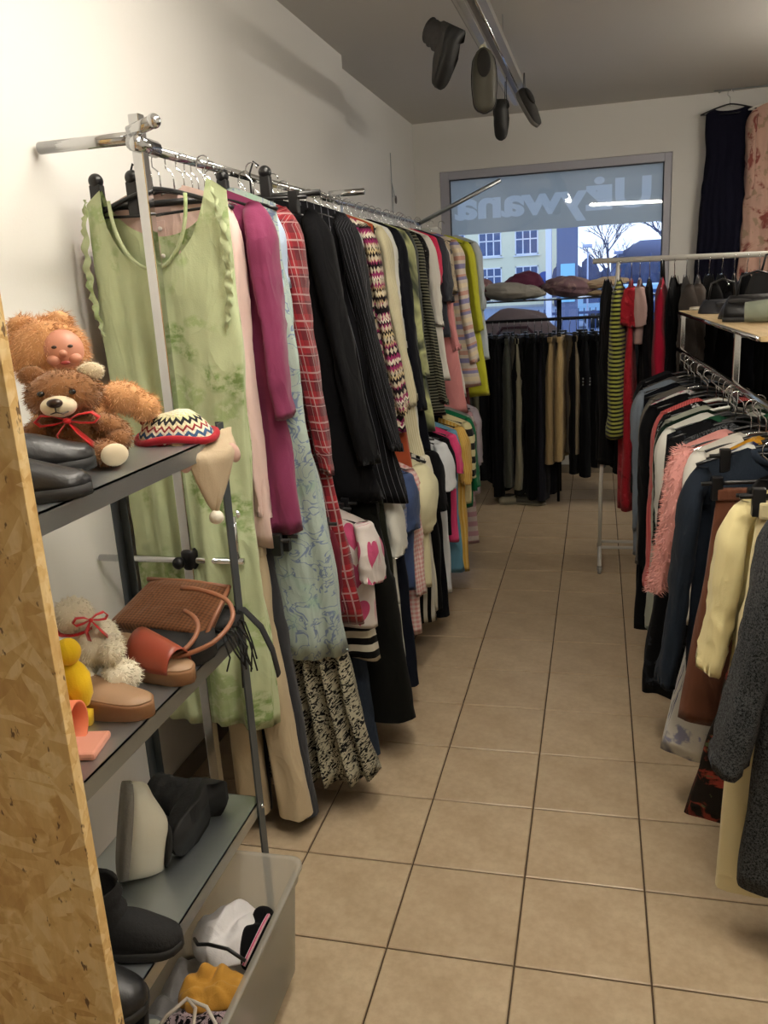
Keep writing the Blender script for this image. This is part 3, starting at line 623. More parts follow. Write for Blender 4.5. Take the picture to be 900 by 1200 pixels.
G('trs', .84, 'jeans', 'jeans', 'dark blue jeans with a faded knee touching the aisle', ('denim', '181E2A', '2A3444', '55606E', 1.0), rail=RED, hk='clip', L=.93, hw=.15, hem=.08, waist=.13, dx=.03)
G('trs', .92, 'black_trousers', 'trousers', 'wide black trousers beside the dark blue jeans', ('plain', '141512'), rail=RED, hk='clip', L=.80, hw=.20, hem=.11, waist=.17, dx=.09, th=.04)
G('skirt', 1.01, 'olive_skirt', 'skirt', 'dark olive flared long skirt beyond the wide black trousers', ('plain', '23241A'), rail=RED, hk='clip', L=.84, hw=.18, hem=.24, fold=.035, nf=5, dx=.07)
G('top', 1.10, 'lace_tee', 'T-shirt', 'off white tee with lace sleeve above the olive skirt', ('plain', 'C9C8BE'), rail=RED, L=.50, sl=.22, s=(.075, .08), hw=.225, dx=.03)
G('trs', 1.18, 'white_trousers', 'trousers', 'pale grey white trousers hanging straight beyond the olive skirt', ('plain', 'B9B7A8'), rail=RED, hk='clip', L=.78, hw=.17, hem=.08, waist=.15, dx=.06)
G('trs', 1.26, 'navy_trousers', 'trousers', 'dark navy trousers beyond the pale grey white pair', ('plain', '151A28'), rail=RED, hk='clip', L=.86, hw=.17, hem=.085, waist=.15, dx=.07)
G('top', 1.35, 'checked_shirt', 'shirt', 'blue and violet small checked shirt on the lower left rail', ('check', '6E7FA8', 'A9A6B8', 'FFFFFF', .8), rail=RED, L=.55, sl=.28, hw=.22)
G('top', 1.44, 'denim_tee', 'T-shirt', 'indigo blue short sleeved tee beyond the small checked shirt', ('denim', '2B3A5E', '3C4C70', '4A5A7A', 1.0), rail=RED, L=.56, sl=.24, s=(.07, .07), hw=.22, dx=.03)
G('top', 1.53, 'striped_pyjama', 'top', 'pink and white checked long top hanging lower than the indigo tee', ('check', 'C98C8A', 'DCCBC2', 'FFFFFF', 1.0), rail=RED, L=.80, sl=.55, hw=.21, dx=.04)
G('top', 1.62, 'puffed_blouse', 'blouse', 'cream blouse with a big puffed sleeve jutting into the aisle', ('plain', 'CBC6A2'), rail=RED, L=.60, sl=.30, s=(.075, .06, True, .045), hw=.235, dx=.04)
G('top', 1.71, 'spotted_dress', 'dress', 'black dress with white trimmed edge beside the puffed blouse', ('vstripe', '111113', 'BDB9AC', '808080', 1.2), rail=RED, L=.80, sl=.0, hw=.20, dx=.06)
G('top', 1.80, 'cream_trouser_suit', 'dress', 'plain cream long dress between two black ones', ('plain', 'CFC9B4'), rail=RED, L=.78, sl=.2, hw=.20, dx=.05)
G('top', 1.90, 'black_tunic', 'tunic', 'black tunic with wide short sleeves on the lower left rail', ('plain', '111114'), rail=RED, L=.82, sl=.28, s=(.075, .07), hw=.22, dx=.05)
G('trs', 2.00, 'ink_trousers', 'trousers', 'ink black slim trousers beyond the black tunic', ('plain', '0F1016'), rail=RED, hk='clip', L=.86, hw=.17, hem=.08, waist=.15, dx=.08)
G('top', 2.10, 'white_tee', 'T-shirt', 'white short sleeved tee with a long body past the ink trousers', ('plain', 'CDD0D2'), rail=RED, L=.80, sl=.22, s=(.072, .072), hw=.225, dx=.05)
G('top', 2.21, 'black_tee', 'T-shirt', 'small black tee in front of the neon pink top', ('plain', '121217'), rail=RED, L=.55, sl=.22, hw=.22, dx=.05)
G('top', 2.32, 'neon_top', 'top', 'neon pink top, only neon piece on the lower left rail', ('plain', 'CF3F70'), rail=RED, L=.60, sl=.2, hw=.22, dx=.07)
G('top', 2.43, 'teal_top', 'top', 'faded teal blue top beyond the neon pink top', ('plain', '5E8FA8'), rail=RED, L=.82, sl=.2, hw=.21, dx=.06)
G('top', 2.54, 'yellow_dress', 'dress', 'mustard yellow striped dress beyond the faded teal top', ('vstripe', 'C89B3E', 'D6B567', 'FFFFFF', .6), rail=RED, L=.84, sl=.3, s=(.065, .06), hw=.215, dx=.08)
G('top', 2.66, 'banded_sleeve_tee', 'T-shirt', 'pale yellow tee with black and white banded sleeve', ('plain', 'D8CE9E'), rail=RED, L=.5, sl=.30, hw=.22, dx=.09, smat=fab('hstripe', 'D8CE9E', '141414', 'FFFFFF', 2.4))
G('top', 2.80, 'emerald_tee', 'T-shirt', 'emerald green jumper on the far part of the lower left rail', ('plain', '0E6A41'), rail=RED, L=.56, sl=.40, s=(.062, .055), hw=.22, dx=.08)
G('top', 2.92, 'grey_marl_tee', 'T-shirt', 'grey marl tee next beyond the emerald green jumper', ('plain', '8A8A88'), rail=RED, L=.50, sl=.3, hw=.22, dx=.06)
G('top', 3.05, 'rose_striped_dress', 'dress', 'dusty rose and white striped dress beyond the grey marl tee', ('hstripe', 'C49AA4', 'D8CBC8', 'FFFFFF', 2.0), rail=RED, L=.86, sl=.42, hw=.215, dx=.05)
G('top', 3.20, 'lilac_tee', 'T-shirt', 'pale lilac tee at the far end of the lower left rail', ('plain', 'BDB3BE'), rail=RED, L=.6, sl=.35, hw=.22, dx=.06)
# ---------------------------------------------------------------- OSB board in the left foreground
b = NB('oriented strand board'); co = b.coord()
def flakes(rot, sc, loc):
    v = b.map(b.map(co, (1, 1, 1), (0, rot, 0), loc), (sc, sc, sc*.25)); return b.voro(v, 1.0, out='Color')
def sep(c_):
    s_ = b.n('ShaderNodeSeparateXYZ'); b.l(c_, s_.inputs[0]); return s_.outputs[0]
dco = co; nz = b.noise(co, 9, 4); a1 = sep(flakes(.5, 52, (0, 0, 0))); a2 = sep(flakes(-.7, 66, (3, 1, 2))); a3 = sep(flakes(1.4, 84, (7, 1, 5)))
m = b.ramp(b.noise(co, 16, 3), [(.44, 0.0), (.56, 1.0)]); m2 = b.ramp(b.noise(b.map(co, loc=(9, 3, 2)), 22, 3), [(.48, 0.0), (.56, 1.0)])
mix_ = b.n('ShaderNodeMix'); b.l(m, mix_.inputs[0]); b.l(a1, mix_.inputs[2]); b.l(a2, mix_.inputs[3])
mx2 = b.n('ShaderNodeMix'); b.l(m2, mx2.inputs[0]); b.l(mix_.outputs[0], mx2.inputs[2]); b.l(a3, mx2.inputs[3])
nz2 = b.noise(b.map(co, (40, 40, 12), (0, .7, 0)), 1, 4, .6, dist=.6); mx3 = b.n('ShaderNodeMix'); mx3.inputs[0].default_value = .5; b.l(mx2.outputs[0], mx3.inputs[2]); b.l(nz2, mx3.inputs[3])
cc = b.ramp(mx3.outputs[0], [(.15, 'B58A4C'), (.38, 'CFA868'), (.55, 'DDBB7E'), (.72, 'E8CE98'), (.9, 'C69C5C')])
gr = b.noise(b.map(co, (120, 120, 14), (0, .4, 0)), 1, 3); cc = b.mix(b.math('MULTIPLY', gr, .35), cc, srgb('9A7440'))
dk = b.noise(b.map(co, (60, 60, 26), (0, -.5, 0)), 1, 3, .7); cc = b.mix(b.ramp(dk, [(.63, 0.0), (.67, .9)]), cc, srgb('5A3C1C'))
b.pr(Base_Color=cc, Roughness=.6); b.bump(mx2.outputs[0], .25, .004); OSB = b.m
ob = MB().box((-.53, -.018, 0), (0, 0, 2.35), bev=.001).build('board', OSB, None); ob.location = (-.115, -.93, 0); ob.rotation_euler = (0, 0, .0)
ob.name = 'strand_board_panel'; tag(ob, 'tall panel of oriented strand board filling the left foreground', 'board')

# ---------------------------------------------------------------- metal shelf unit
SX0, SX1, SY0, SY1 = -.605, -.312, -.90, 0.0
su = empty('metal_shelf_unit', ((SX0+SX1)/2, -.45, 0), 0, 'grey metal shelf unit with three shelves behind the strand board', 'shelf'); MS = Matrix.Translation((-(SX0+SX1)/2, .45, 0))
SHZ = (.42, .90, 1.372)
for z in SHZ:
    m_ = MB().box((SX0, SY0, z-.004), (SX1, SY1, z)); m_.box((SX1-.002, SY0, z-.036), (SX1, SY1, z)).box((SX0, SY0, z-.036), (SX0+.002, SY1, z)).box((SX0, SY1-.002, z-.036), (SX1, SY1, z)).box((SX0, SY0, z-.036), (SX1, SY0+.002, z)).box((SX1-.014, SY0, z-.038), (SX1, SY1, z-.036))
    m_.xf(MS).build('shelf_board', STEEL, su)
for x, sx_ in ((SX0, 1), (SX1, -1)):
    for y, sy_ in ((SY0, 1), (SY1, -1)):
        zt = 1.40 if y == SY1 else 1.40
        m_ = MB().box((x-.001*sx_ if sx_ > 0 else x-.016, y-(.001 if sy_ > 0 else .0)+.002*(sy_ < 0), 0), (x+.020 if sx_ > 0 else x+.001, y+.004, zt)).box((x-.003*sx_ if sx_ > 0 else x+.001, y if sy_ > 0 else y-.030, 0), (x if sx_ > 0 else x+.004, y+.030 if sy_ > 0 else y+.004, zt))
        m_.xf(MS).build('post', GREYPAINT, su)
for z in SHZ:
    MB().ball((SX1+.006, SY1-.012, z-.018), .006, nu=10, nv=6).xf(MS).build('bolt', CHROME, su)

# ---------------------------------------------------------------- fur
def furmat(name, c1, c2):
    if name in MC: return MC[name]
    b = NB(name); g = b.n('ShaderNodeNewGeometry').outputs['Random Per Island']; b.pr(Base_Color=b.mix(g, srgb(c1), srgb(c2)), Roughness=.9); b.p.inputs['Sheen Weight'].default_value = .3; MC[name] = b.m; return b.m
def fur(src, name, mat, parent, n=4000, ln=.012, w=.0009, droop=.5, seed=0):
    rg = random.Random(seed); fs = src.f; V = src.v; ar = []; tot = 0
    for f_ in fs:
        a_, b_, c_ = Vector(V[f_[0]]), Vector(V[f_[1]]), Vector(V[f_[2]]); A = (b_-a_).cross(c_-a_).length; tot += A; ar.append(tot)
    import bisect; m = MB(); vs = []; ff = []
    for i in range(n):
        f_ = fs[min(len(fs)-1, bisect.bisect(ar, rg.random()*tot))]; P = [Vector(V[q]) for q in f_]
        nr = (P[1]-P[0]).cross(P[2]-P[0])
        if nr.length < 1e-9: continue
        nr.normalize(); u_, v_ = rg.random(), rg.random(); p = P[0].lerp(P[1], u_).lerp((P[3] if len(P) > 3 else P[0]).lerp(P[2], u_), v_)
        d = (nr + Vector((rg.uniform(-.6, .6), rg.uniform(-.6, .6), rg.uniform(-.6, .3)-droop))).normalized()*ln*rg.uniform(.6, 1.25); t = d.cross(Vector((rg.uniform(-1, 1), rg.uniform(-1, 1), rg.uniform(-1, 1)))).normalized()*w
        k = len(vs); vs += [p-t-nr*.001, p+t-nr*.001, p+d]; ff.append((k, k+1, k+2))
    o = m.add(vs, ff).build(name, mat, parent); o['kind'] = 'stuff'; return o
def orient(c):      # balls must face outward for the fur normals
    return c

BEARB = furmat('brown teddy fur', '9C6C3C', '7A4E28'); BEARC = furmat('cream teddy fur', 'E2D6BC', 'D0C09E')
RIBBON = plain('red satin ribbon', 'C4161C', .3, Sheen_Weight=.2); NOSE = plain('dark brown nose', '2E1B12', .35); EYE = plain('glossy black eye', '050505', .12)
def bow(mb, c, s, rot=0):
    M = Matrix.Translation(c) @ Matrix.Rotation(rot, 4, 'Z')
    for sd in (-1, 1):
        pts = [M@Vector((sd*x*s, -.012*s*20*0-.004, z*s)) for x, z in ((0, 0), (.35, .22), (.75, .28), (.95, .05), (.8, -.15), (.4, -.12), (0, 0))]
        mb.tube(pts, [.10*s, .17*s, .2*s, .2*s, .2*s, .17*s, .10*s], 8, flat=.25)
    mb.ball(M@Vector((0, -.008, 0)), .13*s)
    for sd in (-1, 1): mb.tube([M@Vector((0, -.006, 0)), M@Vector((sd*.35*s, -.012, -.55*s)), M@Vector((sd*(.25 if sd < 0 else .75)*s, -.01, -1.15*s))], [.08*s, .17*s, .2*s], 8, flat=.15)

# teddy bear: sits on the top shelf facing the aisle, at about px (90,490)
Z1 = SHZ[2]
td = empty('teddy_bear', (-.480, -.300, Z1), .40, 'brown teddy bear with white muzzle and a red ribbon on the top shelf', 'soft toy')
def fb(name, parts_, mat, parent, n, ln, **k):
    m_ = MB()
    for c_, r_, *e in parts_: m_.ball(c_, r_, e[0] if e else None, nz=.08, seed=len(name))
    o = m_.build(name, mat, parent); fur(m_, 'fur', mat, o, n, ln, **k); return m_, o
m_, tbody = fb('body', [((0, 0, .062), (.062, .056, .070))], BEARB, td, 2600, .011)
m_, thead = fb('head', [((-.012, -.012, .172), (.068, .058, .060), (0, .12, 0)), ((-.012, -.040, .160), (.045, .03, .038))], BEARB, td, 3600, .011, seed=2)
MB().ball((-.012, -.066, .152), (.032, .026, .026)).build('muzzle', BEARC, thead); MB().ball((-.012, -.093, .164), (.014, .010, .011)).build('nose', NOSE, thead)
MB().tube([(-.012, -.0935, .155), (-.012, -.0935, .143), (-.001, -.090, .138), (.008, -.087, .143)], .0016, 5).tube([(-.012, -.0935, .143), (-.022, -.090, .139)], .0016, 5).build('mouth', NOSE, thead)
for s in (-1, 1): MB().ball((-.012+s*.027, -.066, .184), .0065).build('eye', EYE, thead)
for s in (-1, 1):
    m_ = MB().ball((-.012+s*.052, -.005, .222), (.024, .014, .023)); o = m_.build('ear', BEARB if s < 0 else BEARC, td); fur(m_, 'fur', BEARB if s < 0 else BEARC, o, 500, .007, seed=4)
for s in (-1, 1): m_, o = fb('arm', [((s*.066, -.022, .085), (.026, .030, .046), (.5, s*-.6, 0)), ((s*.078, -.040, .058), (.024, .026, .027))], BEARB, td, 1300, .010, seed=5)
for s in (-1, 1):
    m_, o = fb('leg', [((s*.055, -.060, .034), (.030, .056, .032), (0, 0, s*.45))], BEARB, td, 1300, .010, seed=6)
    MB().ball((s*.079, -.108, .036), (.025, .010, .027), (0, 0, s*.45)).build('paw_pad', BEARC, td)
rb_ = MB(); bow(rb_, (0, -.066, .118), .058); rb_.build('ribbon', RIBBON, td)
# big peach plush doll with a face behind the teddy
PEACH = furmat('peach plush fur', 'DDAE7C', 'C8925C'); SKIN = plain('doll skin vinyl', 'C98C74', .45)
dl = empty('hooded_doll', (-.565, -.185, Z1), .60, 'peach furry hooded doll with a small pink face behind the teddy', 'soft toy')
m_, o = fb('body', [((0, .0, .10), (.085, .065, .10))], PEACH, dl, 2600, .016, seed=7)
m_, hd = fb('hood', [((-.03, 0, .255), (.082, .066, .082)), ((-.075, .0, .315), (.03, .02, .03)), ((.0, .0, .325), (.026, .02, .026))], PEACH, dl, 5200, .018, seed=8)
fc = MB().ball((.000, -.046, .258), (.044, .036, .050)).ball((.0, -.079, .252), (.009, .010, .010)).ball((.022, -.070, .238), (.015, .013, .013)).ball((-.020, -.070, .238), (.015, .013, .013)); fc.build('face', SKIN, hd)
for s in (-1, 1): MB().ball((s*.016, -.078, .268), (.006, .004, .004)).build('eye', plain('doll eye', '30211C', .2), hd)
MB().ball((.002, -.083, .230), (.010, .005, .005)).build('mouth', plain('doll lips', '9A3A36', .4), hd)
m_, o = fb('arm', [((.115, -.02, .125), (.052, .042, .040), (0, .45, 0)), ((.155, -.03, .098), (.034, .034, .036))], PEACH, dl, 1900, .013, seed=9)
td.scale = (1.06, 1.06, .80); dl.scale = (.95, .95, .84)
# knitted hats and slippers
hat = empty('knitted_hat', (-.385, -.075, Z1), .25, 'crocheted striped hat with a red brim at the end of the top shelf', 'hat')
b = NB('striped crochet'); co = b.coord(); xyz = b.n('ShaderNodeSeparateXYZ'); b.l(co, xyz.inputs[0]); ang = b.math('ARCTAN2', xyz.outputs[1], xyz.outputs[0]); zz = b.math('ADD', xyz.outputs[2], b.math('MULTIPLY', b.math('PINGPONG', ang, .16), .06))
b.pr(Base_Color=b.ramp(b.math('DIVIDE', zz, .07), [(0, 'A3232E'), (.16, 'D8D0B8'), (.3, '3C5E84'), (.42, 'DCD6C2'), (.52, '8C2A30'), (.6, 'D6CCAA'), (.72, '1A1A20'), (.84, 'CFCDA0'), (.95, 'D8D0B8')], 'CONSTANT'), Roughness=.95); w_ = b.voro(co, 130); b.bump(w_, .6, .006); CRO = b.m
h = MB().lathe([(.080, .004), (.078, .018), (.070, .034), (.055, .052), (.034, .063), (.010, .068), (0, .068)], 30); h.v = [(x*1.05, y*.85, z+.004*sin(7*x*10)) for x, y, z in h.v]; h.build('crown', CRO, hat)
h = MB().tube([(.083*1.05*cos(a), .083*.85*sin(a), .009+.006*sin(3*a)) for a in [2*pi*i/32 for i in range(32)]], .0085, 8, closed=True); h.build('brim', fab('plain', '9C1F2B'), hat)
h = MB().ball((-.06, .03, .045), (.03, .02, .018)); h.build('ear_flap', fab('plain', '8C1A26'), hat)
bh = empty('baby_bonnet', (-.345, -.060, Z1), -.55, 'beige baby bonnet with a white pompom hanging over the shelf edge', 'hat')
BEI = fab('plain', 'B9A78C')
def drape(pts_rings, name, mat, root):
    m_ = MB(); m_.rings(pts_rings, True, True); return m_.build(name, mat, root)
rg = []
for i in range(13):
    t = i/12; z = .012-.165*t**1.15; w_ = .078*(1-t)**.8+.007; x = .010+.050*smst(t*3); rg.append([(x+.018*sin(a)*(1-t*.5)+.004*sin(5*a+t*9)*(1-t), w_*cos(a)*(1+.0*t)-.012*t, z+.006*sin(3*a)*(1-t)) for a in [2*pi*j/20 for j in range(20)]])
drape(rg, 'cloth', BEI, bh)
for s in (-1, 1): MB().ball((.055, s*.060-.005, -.035), (.010, .016, .024), (.4*s, 0, 0)).build('ear', fab('plain', 'C9A79A'), bh)
MB().ball((.066, -.014, -.168), .016, nz=.1).build('pompom', fab('plain', 'E3DCCC'), bh)
MB().tube([(.06, .012, -.06), (.068, -.004, -.12), (.066, -.012, -.155)], .006, 8).build('cord', BEI, bh)

# ---------------------------------------------------------------- shoes
def shoe(root, L=.26, w=.085, h=.075, top=None, sole=.018, heel=0.0, mat=BLKLEATHER, smat=RUBBER, shaft=0.0, toe=.8, open_=.5, sr=.045, tilt=0.0, platform=0.0):
    """x forward, sole on z=0; open_ = fraction of the length (from the heel) with an opening"""
    def half(t): return w/2*(.78+.30*sin(pi*min(1, t*1.05))**.8 if t < .75 else (.78+.30*sin(pi*.7875)**.8)*sqrt(max(0.02, 1-((t-.75)/.25)**2.4)))*(1 if t > .12 else .62+.38*sqrt(t/.12))
    def base(t): return platform + heel*smst(1-(t/.55))
    so = MB(); n = 22; ring = []
    for sgn, ts in ((1, [i/n for i in range(n+1)]), (-1, [i/n for i in range(n, -1, -1)])):
        for t in ts: ring.append((t*L, sgn*half(t)*1.06, base(t)))
    so.rings([[(x, y, 0 if heel == 0 or x > L*.45 or x < L*.22 else z*.8) for x, y, z in ring], [(x, y, z+sole) for x, y, z in ring]])
    so.build('sole', smat, root)
    up_ = MB(); rings = []
    for i in range(n+1):
        t = i/n; hh = h*(.95 if t < open_ else .95-(.95-.42)*smst((t-open_)/(1-open_))) * (1 if t < .93 else sqrt(max(.05, 1-((t-.93)/.08)**2)))*(1 if t > .04 else .8)
        z0 = base(t)+sole*.8; hw_ = half(t)
        rings.append([(t*L, hw_*cos(a)*(1 if sin(a) < .2 else .96), z0+hh*(max(0, sin(a)))**.75 if sin(a) > 0 else z0) for a in [-.3+(pi+.6)*j/14 for j in range(15)]])
    up_.rings(rings, True, True); up_.build('upper', mat, root)
    if shaft:
        sh_ = MB(); rr_ = []
        for i in range(13):
            t = i/12; z = base(.2)+sole+h*.35+(shaft)*t; rx_ = sr*(1.25-.25*smst(t*2.2)+.12*t); ry = sr*(.82+.15*t); nz_ = .004*sin(t*19)
            rr_.append([(L*.23+.02*(1-t)+rx_*cos(a)+nz_*cos(a), ry*sin(a)+nz_*.5, z) for a in [2*pi*j/20 for j in range(20)]])
        rr_.append([(L*.23+(x-L*.23)*.9, y*.9, z-.01) for x, y, z in rr_[-1]]); rr_.append([(x, y, z-.08) for x, y, z in rr_[-1]])
        sh_.rings(rr_, False, True); sh_.build('shaft', mat, root)
    else:
        op = MB(); op.ball((L*.28*1.0, 0, base(.3)+sole+h*.92), (L*open_*.46, w*.30, .012)); op.build('opening', plain('dark lining', '1C1A18', .9), root)
def place(root, rot): root.rotation_euler = rot
s1 = empty('leather_loafer', (-.455, -.60, Z1), .35, 'black leather loafer resting on another beneath the teddy', 'shoe'); shoe(s1, L=.25, w=.09, h=.062, mat=BLKLEATHER, heel=0.0, sole=.02); place(s1, (0, -.0, .75)); s1.location = (-.545, -.60, Z1+.022)
s2 = empty('leather_loafer', (-.44, -.66, Z1), .5, 'black leather loafer lying lowest behind the strand board', 'shoe'); shoe(s2, L=.25, w=.09, h=.058, mat=BLKLEATHER, sole=.02); place(s2, (0, 0, .45)); s2.location = (-.520, -.66, Z1+.001)

# ---- middle shelf
Z2 = SHZ[1]
IVORY = furmat('ivory lamb fleece', 'EFE8D4', 'D9CFB4'); 
lam = empty('fluffy_toy_lamb', (-.465, -.335, Z2), .3, 'cream fluffy toy lamb with a red ribbon on the middle shelf', 'soft toy')
for nm, pp, nn in (('body', [((-.02, 0, .095), (.05, .05, .055))], 1800), ('head', [((-.055, -.01, .165), (.040, .036, .036))], 1300), ('arm', [((.025, -.045, .10), (.022, .034, .024), (.4, .5, .3))], 700), ('leg', [((.035, -.05, .040), (.040, .040, .034))], 1200), ('leg', [((-.04, -.055, .035), (.032, .035, .030))], 700)):
    m_ = MB()
    for c_, r_, *e in pp: m_.ball(c_, r_, e[0] if e else None, nz=.25, nf=14)
    o = m_.build(nm, IVORY, lam); fur(m_, 'fleece', IVORY, o, nn, .010, seed=nn)
m_ = MB(); bow(m_, (-.012, -.040, .165), .036, .5); m_.tube([(-.055+.038*cos(a), -.008+.036*sin(a), .140+.006*sin(a)) for a in [2*pi*i/16 for i in range(16)]], .006, 6, closed=True, flat=.4); m_.build('ribbon', RIBBON, lam)
TERRA = plain('terracotta leather', '8E3E2A', .4, bump=.1); CORK = plain('tan cork sole', '8A6443', .7, bump=.3, var=.2); ORANGE = plain('salmon orange suede', 'E07A52', .6)
def mule(loc, rz, label, name='platform_mule', strap=True, mat=TERRA):
    r = empty(name, loc, rz, label, 'sandal'); L, w = .25, .09
    n = 22; ring = []
    def half(t): return w/2*(.70+.30*sin(pi*min(1, t*1.02+.05)))*(sqrt(max(.02, 1-((t-.85)/.15)**2)) if t > .85 else 1)*(1 if t > .1 else .6+.4*sqrt(t/.1))
    for sgn, ts in ((1, [i/n for i in range(n+1)]), (-1, [i/n for i in range(n, -1, -1)])):
        for t in ts: ring.append((t*L, sgn*half(t)))
    MB().rings([[(x, y, 0) for x, y in ring], [(x, y*1.0, .024+.022*smst(1-x/L)) for x, y in ring], [(x, y*1.04, .030+.028*smst(1-x/L)) for x, y in ring]]).build('platform_sole', CORK, r)
    MB().rings([[(x*.98+.002, y*.96, .0305+.028*smst(1-x/L)) for x, y in ring], [(x*.97+.003, y*.93, .0335+.028*smst(1-x/L)) for x, y in ring]]).build('insole', plain('tan insole', '9A7A5C', .55), r)
    if strap:
        rr_ = []
        for i in range(9):
            t = .42+.44*i/8; hw_ = half(t)*1.08; hh = .074-.030*i/8; rr_.append([(t*L, hw_*cos(a), .026+hh*sin(a)) for a in [pi*j/14 for j in range(15)]]+[(t*L, (hw_-.003)*cos(a), .026+(hh-.003)*sin(a)) for a in [pi*(14-j)/14 for j in range(15)]])
        MB().rings(rr_).build('strap', mat, r)
    return r
mule((-.530, -.235, Z2+.001), -.30, 'terracotta platform mule below the woven bag handles')
mule((-.555, -.435, Z2+.001), -.05, 'tan flat sandal sole showing beside the cream toy lamb', 'flat_sandal', False)
osn = empty('orange_slipper', (-.475, -.60, Z2), .2, 'salmon orange open slipper at the shelf edge by the strand board', 'sandal')
rr_ = [[(.10*t, .045*cos(a), .048+.045*sin(a)) for a in [2*pi*j/22 for j in range(22)]] for t in (0, .3, .6, 1)]
rr_ += [[(.10*t, .040*cos(a), .048+.040*sin(a)) for a in [2*pi*j/22 for j in range(22)]] for t in (1, .6, .3, 0)]
MB().rings(rr_, False, False).build('band', ORANGE, osn); MB().box((-.08, -.042, 0), (.14, .042, .014), bev=.006).build('sole', plain('peach foam', 'CC8E78', .7), osn)
yl = empty('yellow_plush_toy', (-.43, -.50, Z2), 0, 'bright yellow plush toy wedged between the board and the lamb', 'soft toy')
MB().ball((0, 0, .085), (.030, .030, .052), (0, -.15, 0), nz=.1).build('body', fab('plain', 'E0B81E'), yl); MB().ball((-.0, -.006, .155), (.024, .024, .026)).build('head', fab('plain', 'E0B81E'), yl); MB().tube([(0, .01, .03), (0, .0, .0)], .022, 10).build('foot', fab('plain', 'DDB52A'), yl)
# woven bag
bag = empty('woven_handbag', (-.430, -.165, Z2), 0, 'brown woven straw handbag with two tubular handles on the middle shelf', 'bag')
STRAW = fab('straw', '8A5A38', '4C2E1A', '808080', 1.0); BAGIN = plain('black bag lining', '0C0B0B', .8); HAND = plain('tan leather handle', '8F5C40', .45)
rg = []
for i in range(9):      # flap leaning: body slab tilted back towards the wall
    t = i/8; q = 1-.18*t; rg.append([(x*q*.145, y, t*.16) for x, y in [(cos(a)*abs(cos(a))**-.4 if abs(cos(a)) > .02 else 0, .028*sin(a)*(1-.4*t)) for a in [2*pi*j/28 for j in range(28)]]])
MT = Matrix.Translation((-.035, .02, .030)) @ Matrix.Rotation(-.15, 4, 'Z') @ Matrix.Rotation(-1.15, 4, 'X') @ Matrix.Rotation(.0, 4, 'Y')
m_ = MB().rings(rg); m_.uv = [(v[0], v[2]) for v in m_.v]; m_.xf(MT).build('body', STRAW, bag)
MB().tube([MT@Vector(p) for p in [(-.12, -.01, .162), (.0, -.012, .166), (.12, -.01, .162)]], .006, 8).tube([MT@Vector(p) for p in [(.142, -.012, .0), (.134, -.016, .08), (.120, -.012, .162)]], .005, 8).build('piping', HAND, bag)
MB().rings([[(.10*cos(a)+.03, .085*sin(a)-.02, z) for a in [2*pi*j/24 for j in range(24)]] for z in (.002, .03, .05)]).build('lining', BAGIN, bag)
for k, (a, h_) in enumerate(((.0, .0), (.5, -.03))):
    pts = [(.02+.07*k*.3, -.10+.04*k, .030), (.09, -.115+.05*k, .040), (.135+.03*(1-k), -.08+.06*k, .062), (.150+.035*(1-k), -.01+.03*k, .090), (.125+.03*(1-k), .035, .120), (.075, .045, .138), (.02, .04, .140)]
    if k: pts = [(-.02, -.11, .026), (.05, -.125, .034), (.105, -.10, .05), (.118, -.05, .078), (.095, -.02, .098), (.05, .0, .105)]
    sp = []
    for i in range(len(pts)-1):
        for j in range(4): sp.append(Vector(pts[i]).lerp(Vector(pts[i+1]), j/4))
    for _ in range(3): sp = [sp[0]]+[(sp[i-1]+sp[i]*2+sp[i+1])/4 for i in range(1, len(sp)-1)]+[sp[-1]]
    MB().tube(sp, .0055, 8).build('handle', HAND, bag)
tb = empty('fringed_black_bag', (-.345, -.07, Z2), 0, 'black fringed bag with its strap and tassels hanging over the shelf edge', 'bag')
MB().ball((-.03, .02, .03), (.075, .055, .028), nz=.2).build('body', SUEDE, tb)
rr = random.Random(4)
for i in range(11):
    x0, y0 = .03+rr.uniform(-.01, .012), -.045+i*.010; ln = rr.uniform(.06, .12)
    MB().tube([(x0-.02, y0, .03), (x0+.010, y0, .018), (x0+.018+rr.uniform(0, .02), y0+rr.uniform(-.01, .01), -.03), (x0+.02+rr.uniform(-.01, .03), y0+rr.uniform(-.02, .02), -ln)], .0022, 5).build('tassel', SUEDE, tb)
MB().tube([(-.0, .05, .055), (.045, .06, .045), (.085, .062, .0), (.108, .064, -.06), (.118, .064, -.125)], [.010, .016, .018, .018, .018], 8, flat=.22).build('strap', plain('black canvas', '101012', .85), tb)

# ---- lowest shelf
Z3 = SHZ[0]
bt = empty('heeled_boot', (0, 0, 0), 0, 'black suede ankle boot lying on its side on the lowest shelf', 'boot')
shoe(bt, L=.235, w=.088, h=.075, mat=SUEDE, heel=.045, sole=.012, shaft=.11, sr=.046)
bt.matrix_world = Matrix.Translation((-.375, -.055, Z3+.049)) @ Matrix.Rotation(-.12, 4, 'Z') @ Matrix(((0, 0, -1, 0), (-1, 0, 0, 0), (0, 1, 0, 0), (0, 0, 0, 1)))
bt2 = empty('white_trainer', (-.5, -.3, Z3), 0, 'white shoe standing on its side with a worn grey sole', 'shoe')
WLEA = plain('off white leather', 'CFCBB8', .45, bump=.1); WSOLE = plain('worn grey sole', '77736A', .8, bump=.6, bsc=120, var=.3)
shoe(bt2, L=.215, w=.115, h=.095, mat=WLEA, smat=WSOLE, sole=.018)
X_ = Vector((.10, .22, .97)).normalized(); Z_ = Vector((.80, .58, -.2)); Z_ = (Z_-X_*Z_.dot(X_)).normalized(); Y_ = Z_.cross(X_)
mm = Matrix((X_, Y_, Z_)).transposed().to_4x4(); mm.translation = (-.515, -.355, Z3+.012); bt2.matrix_world = mm
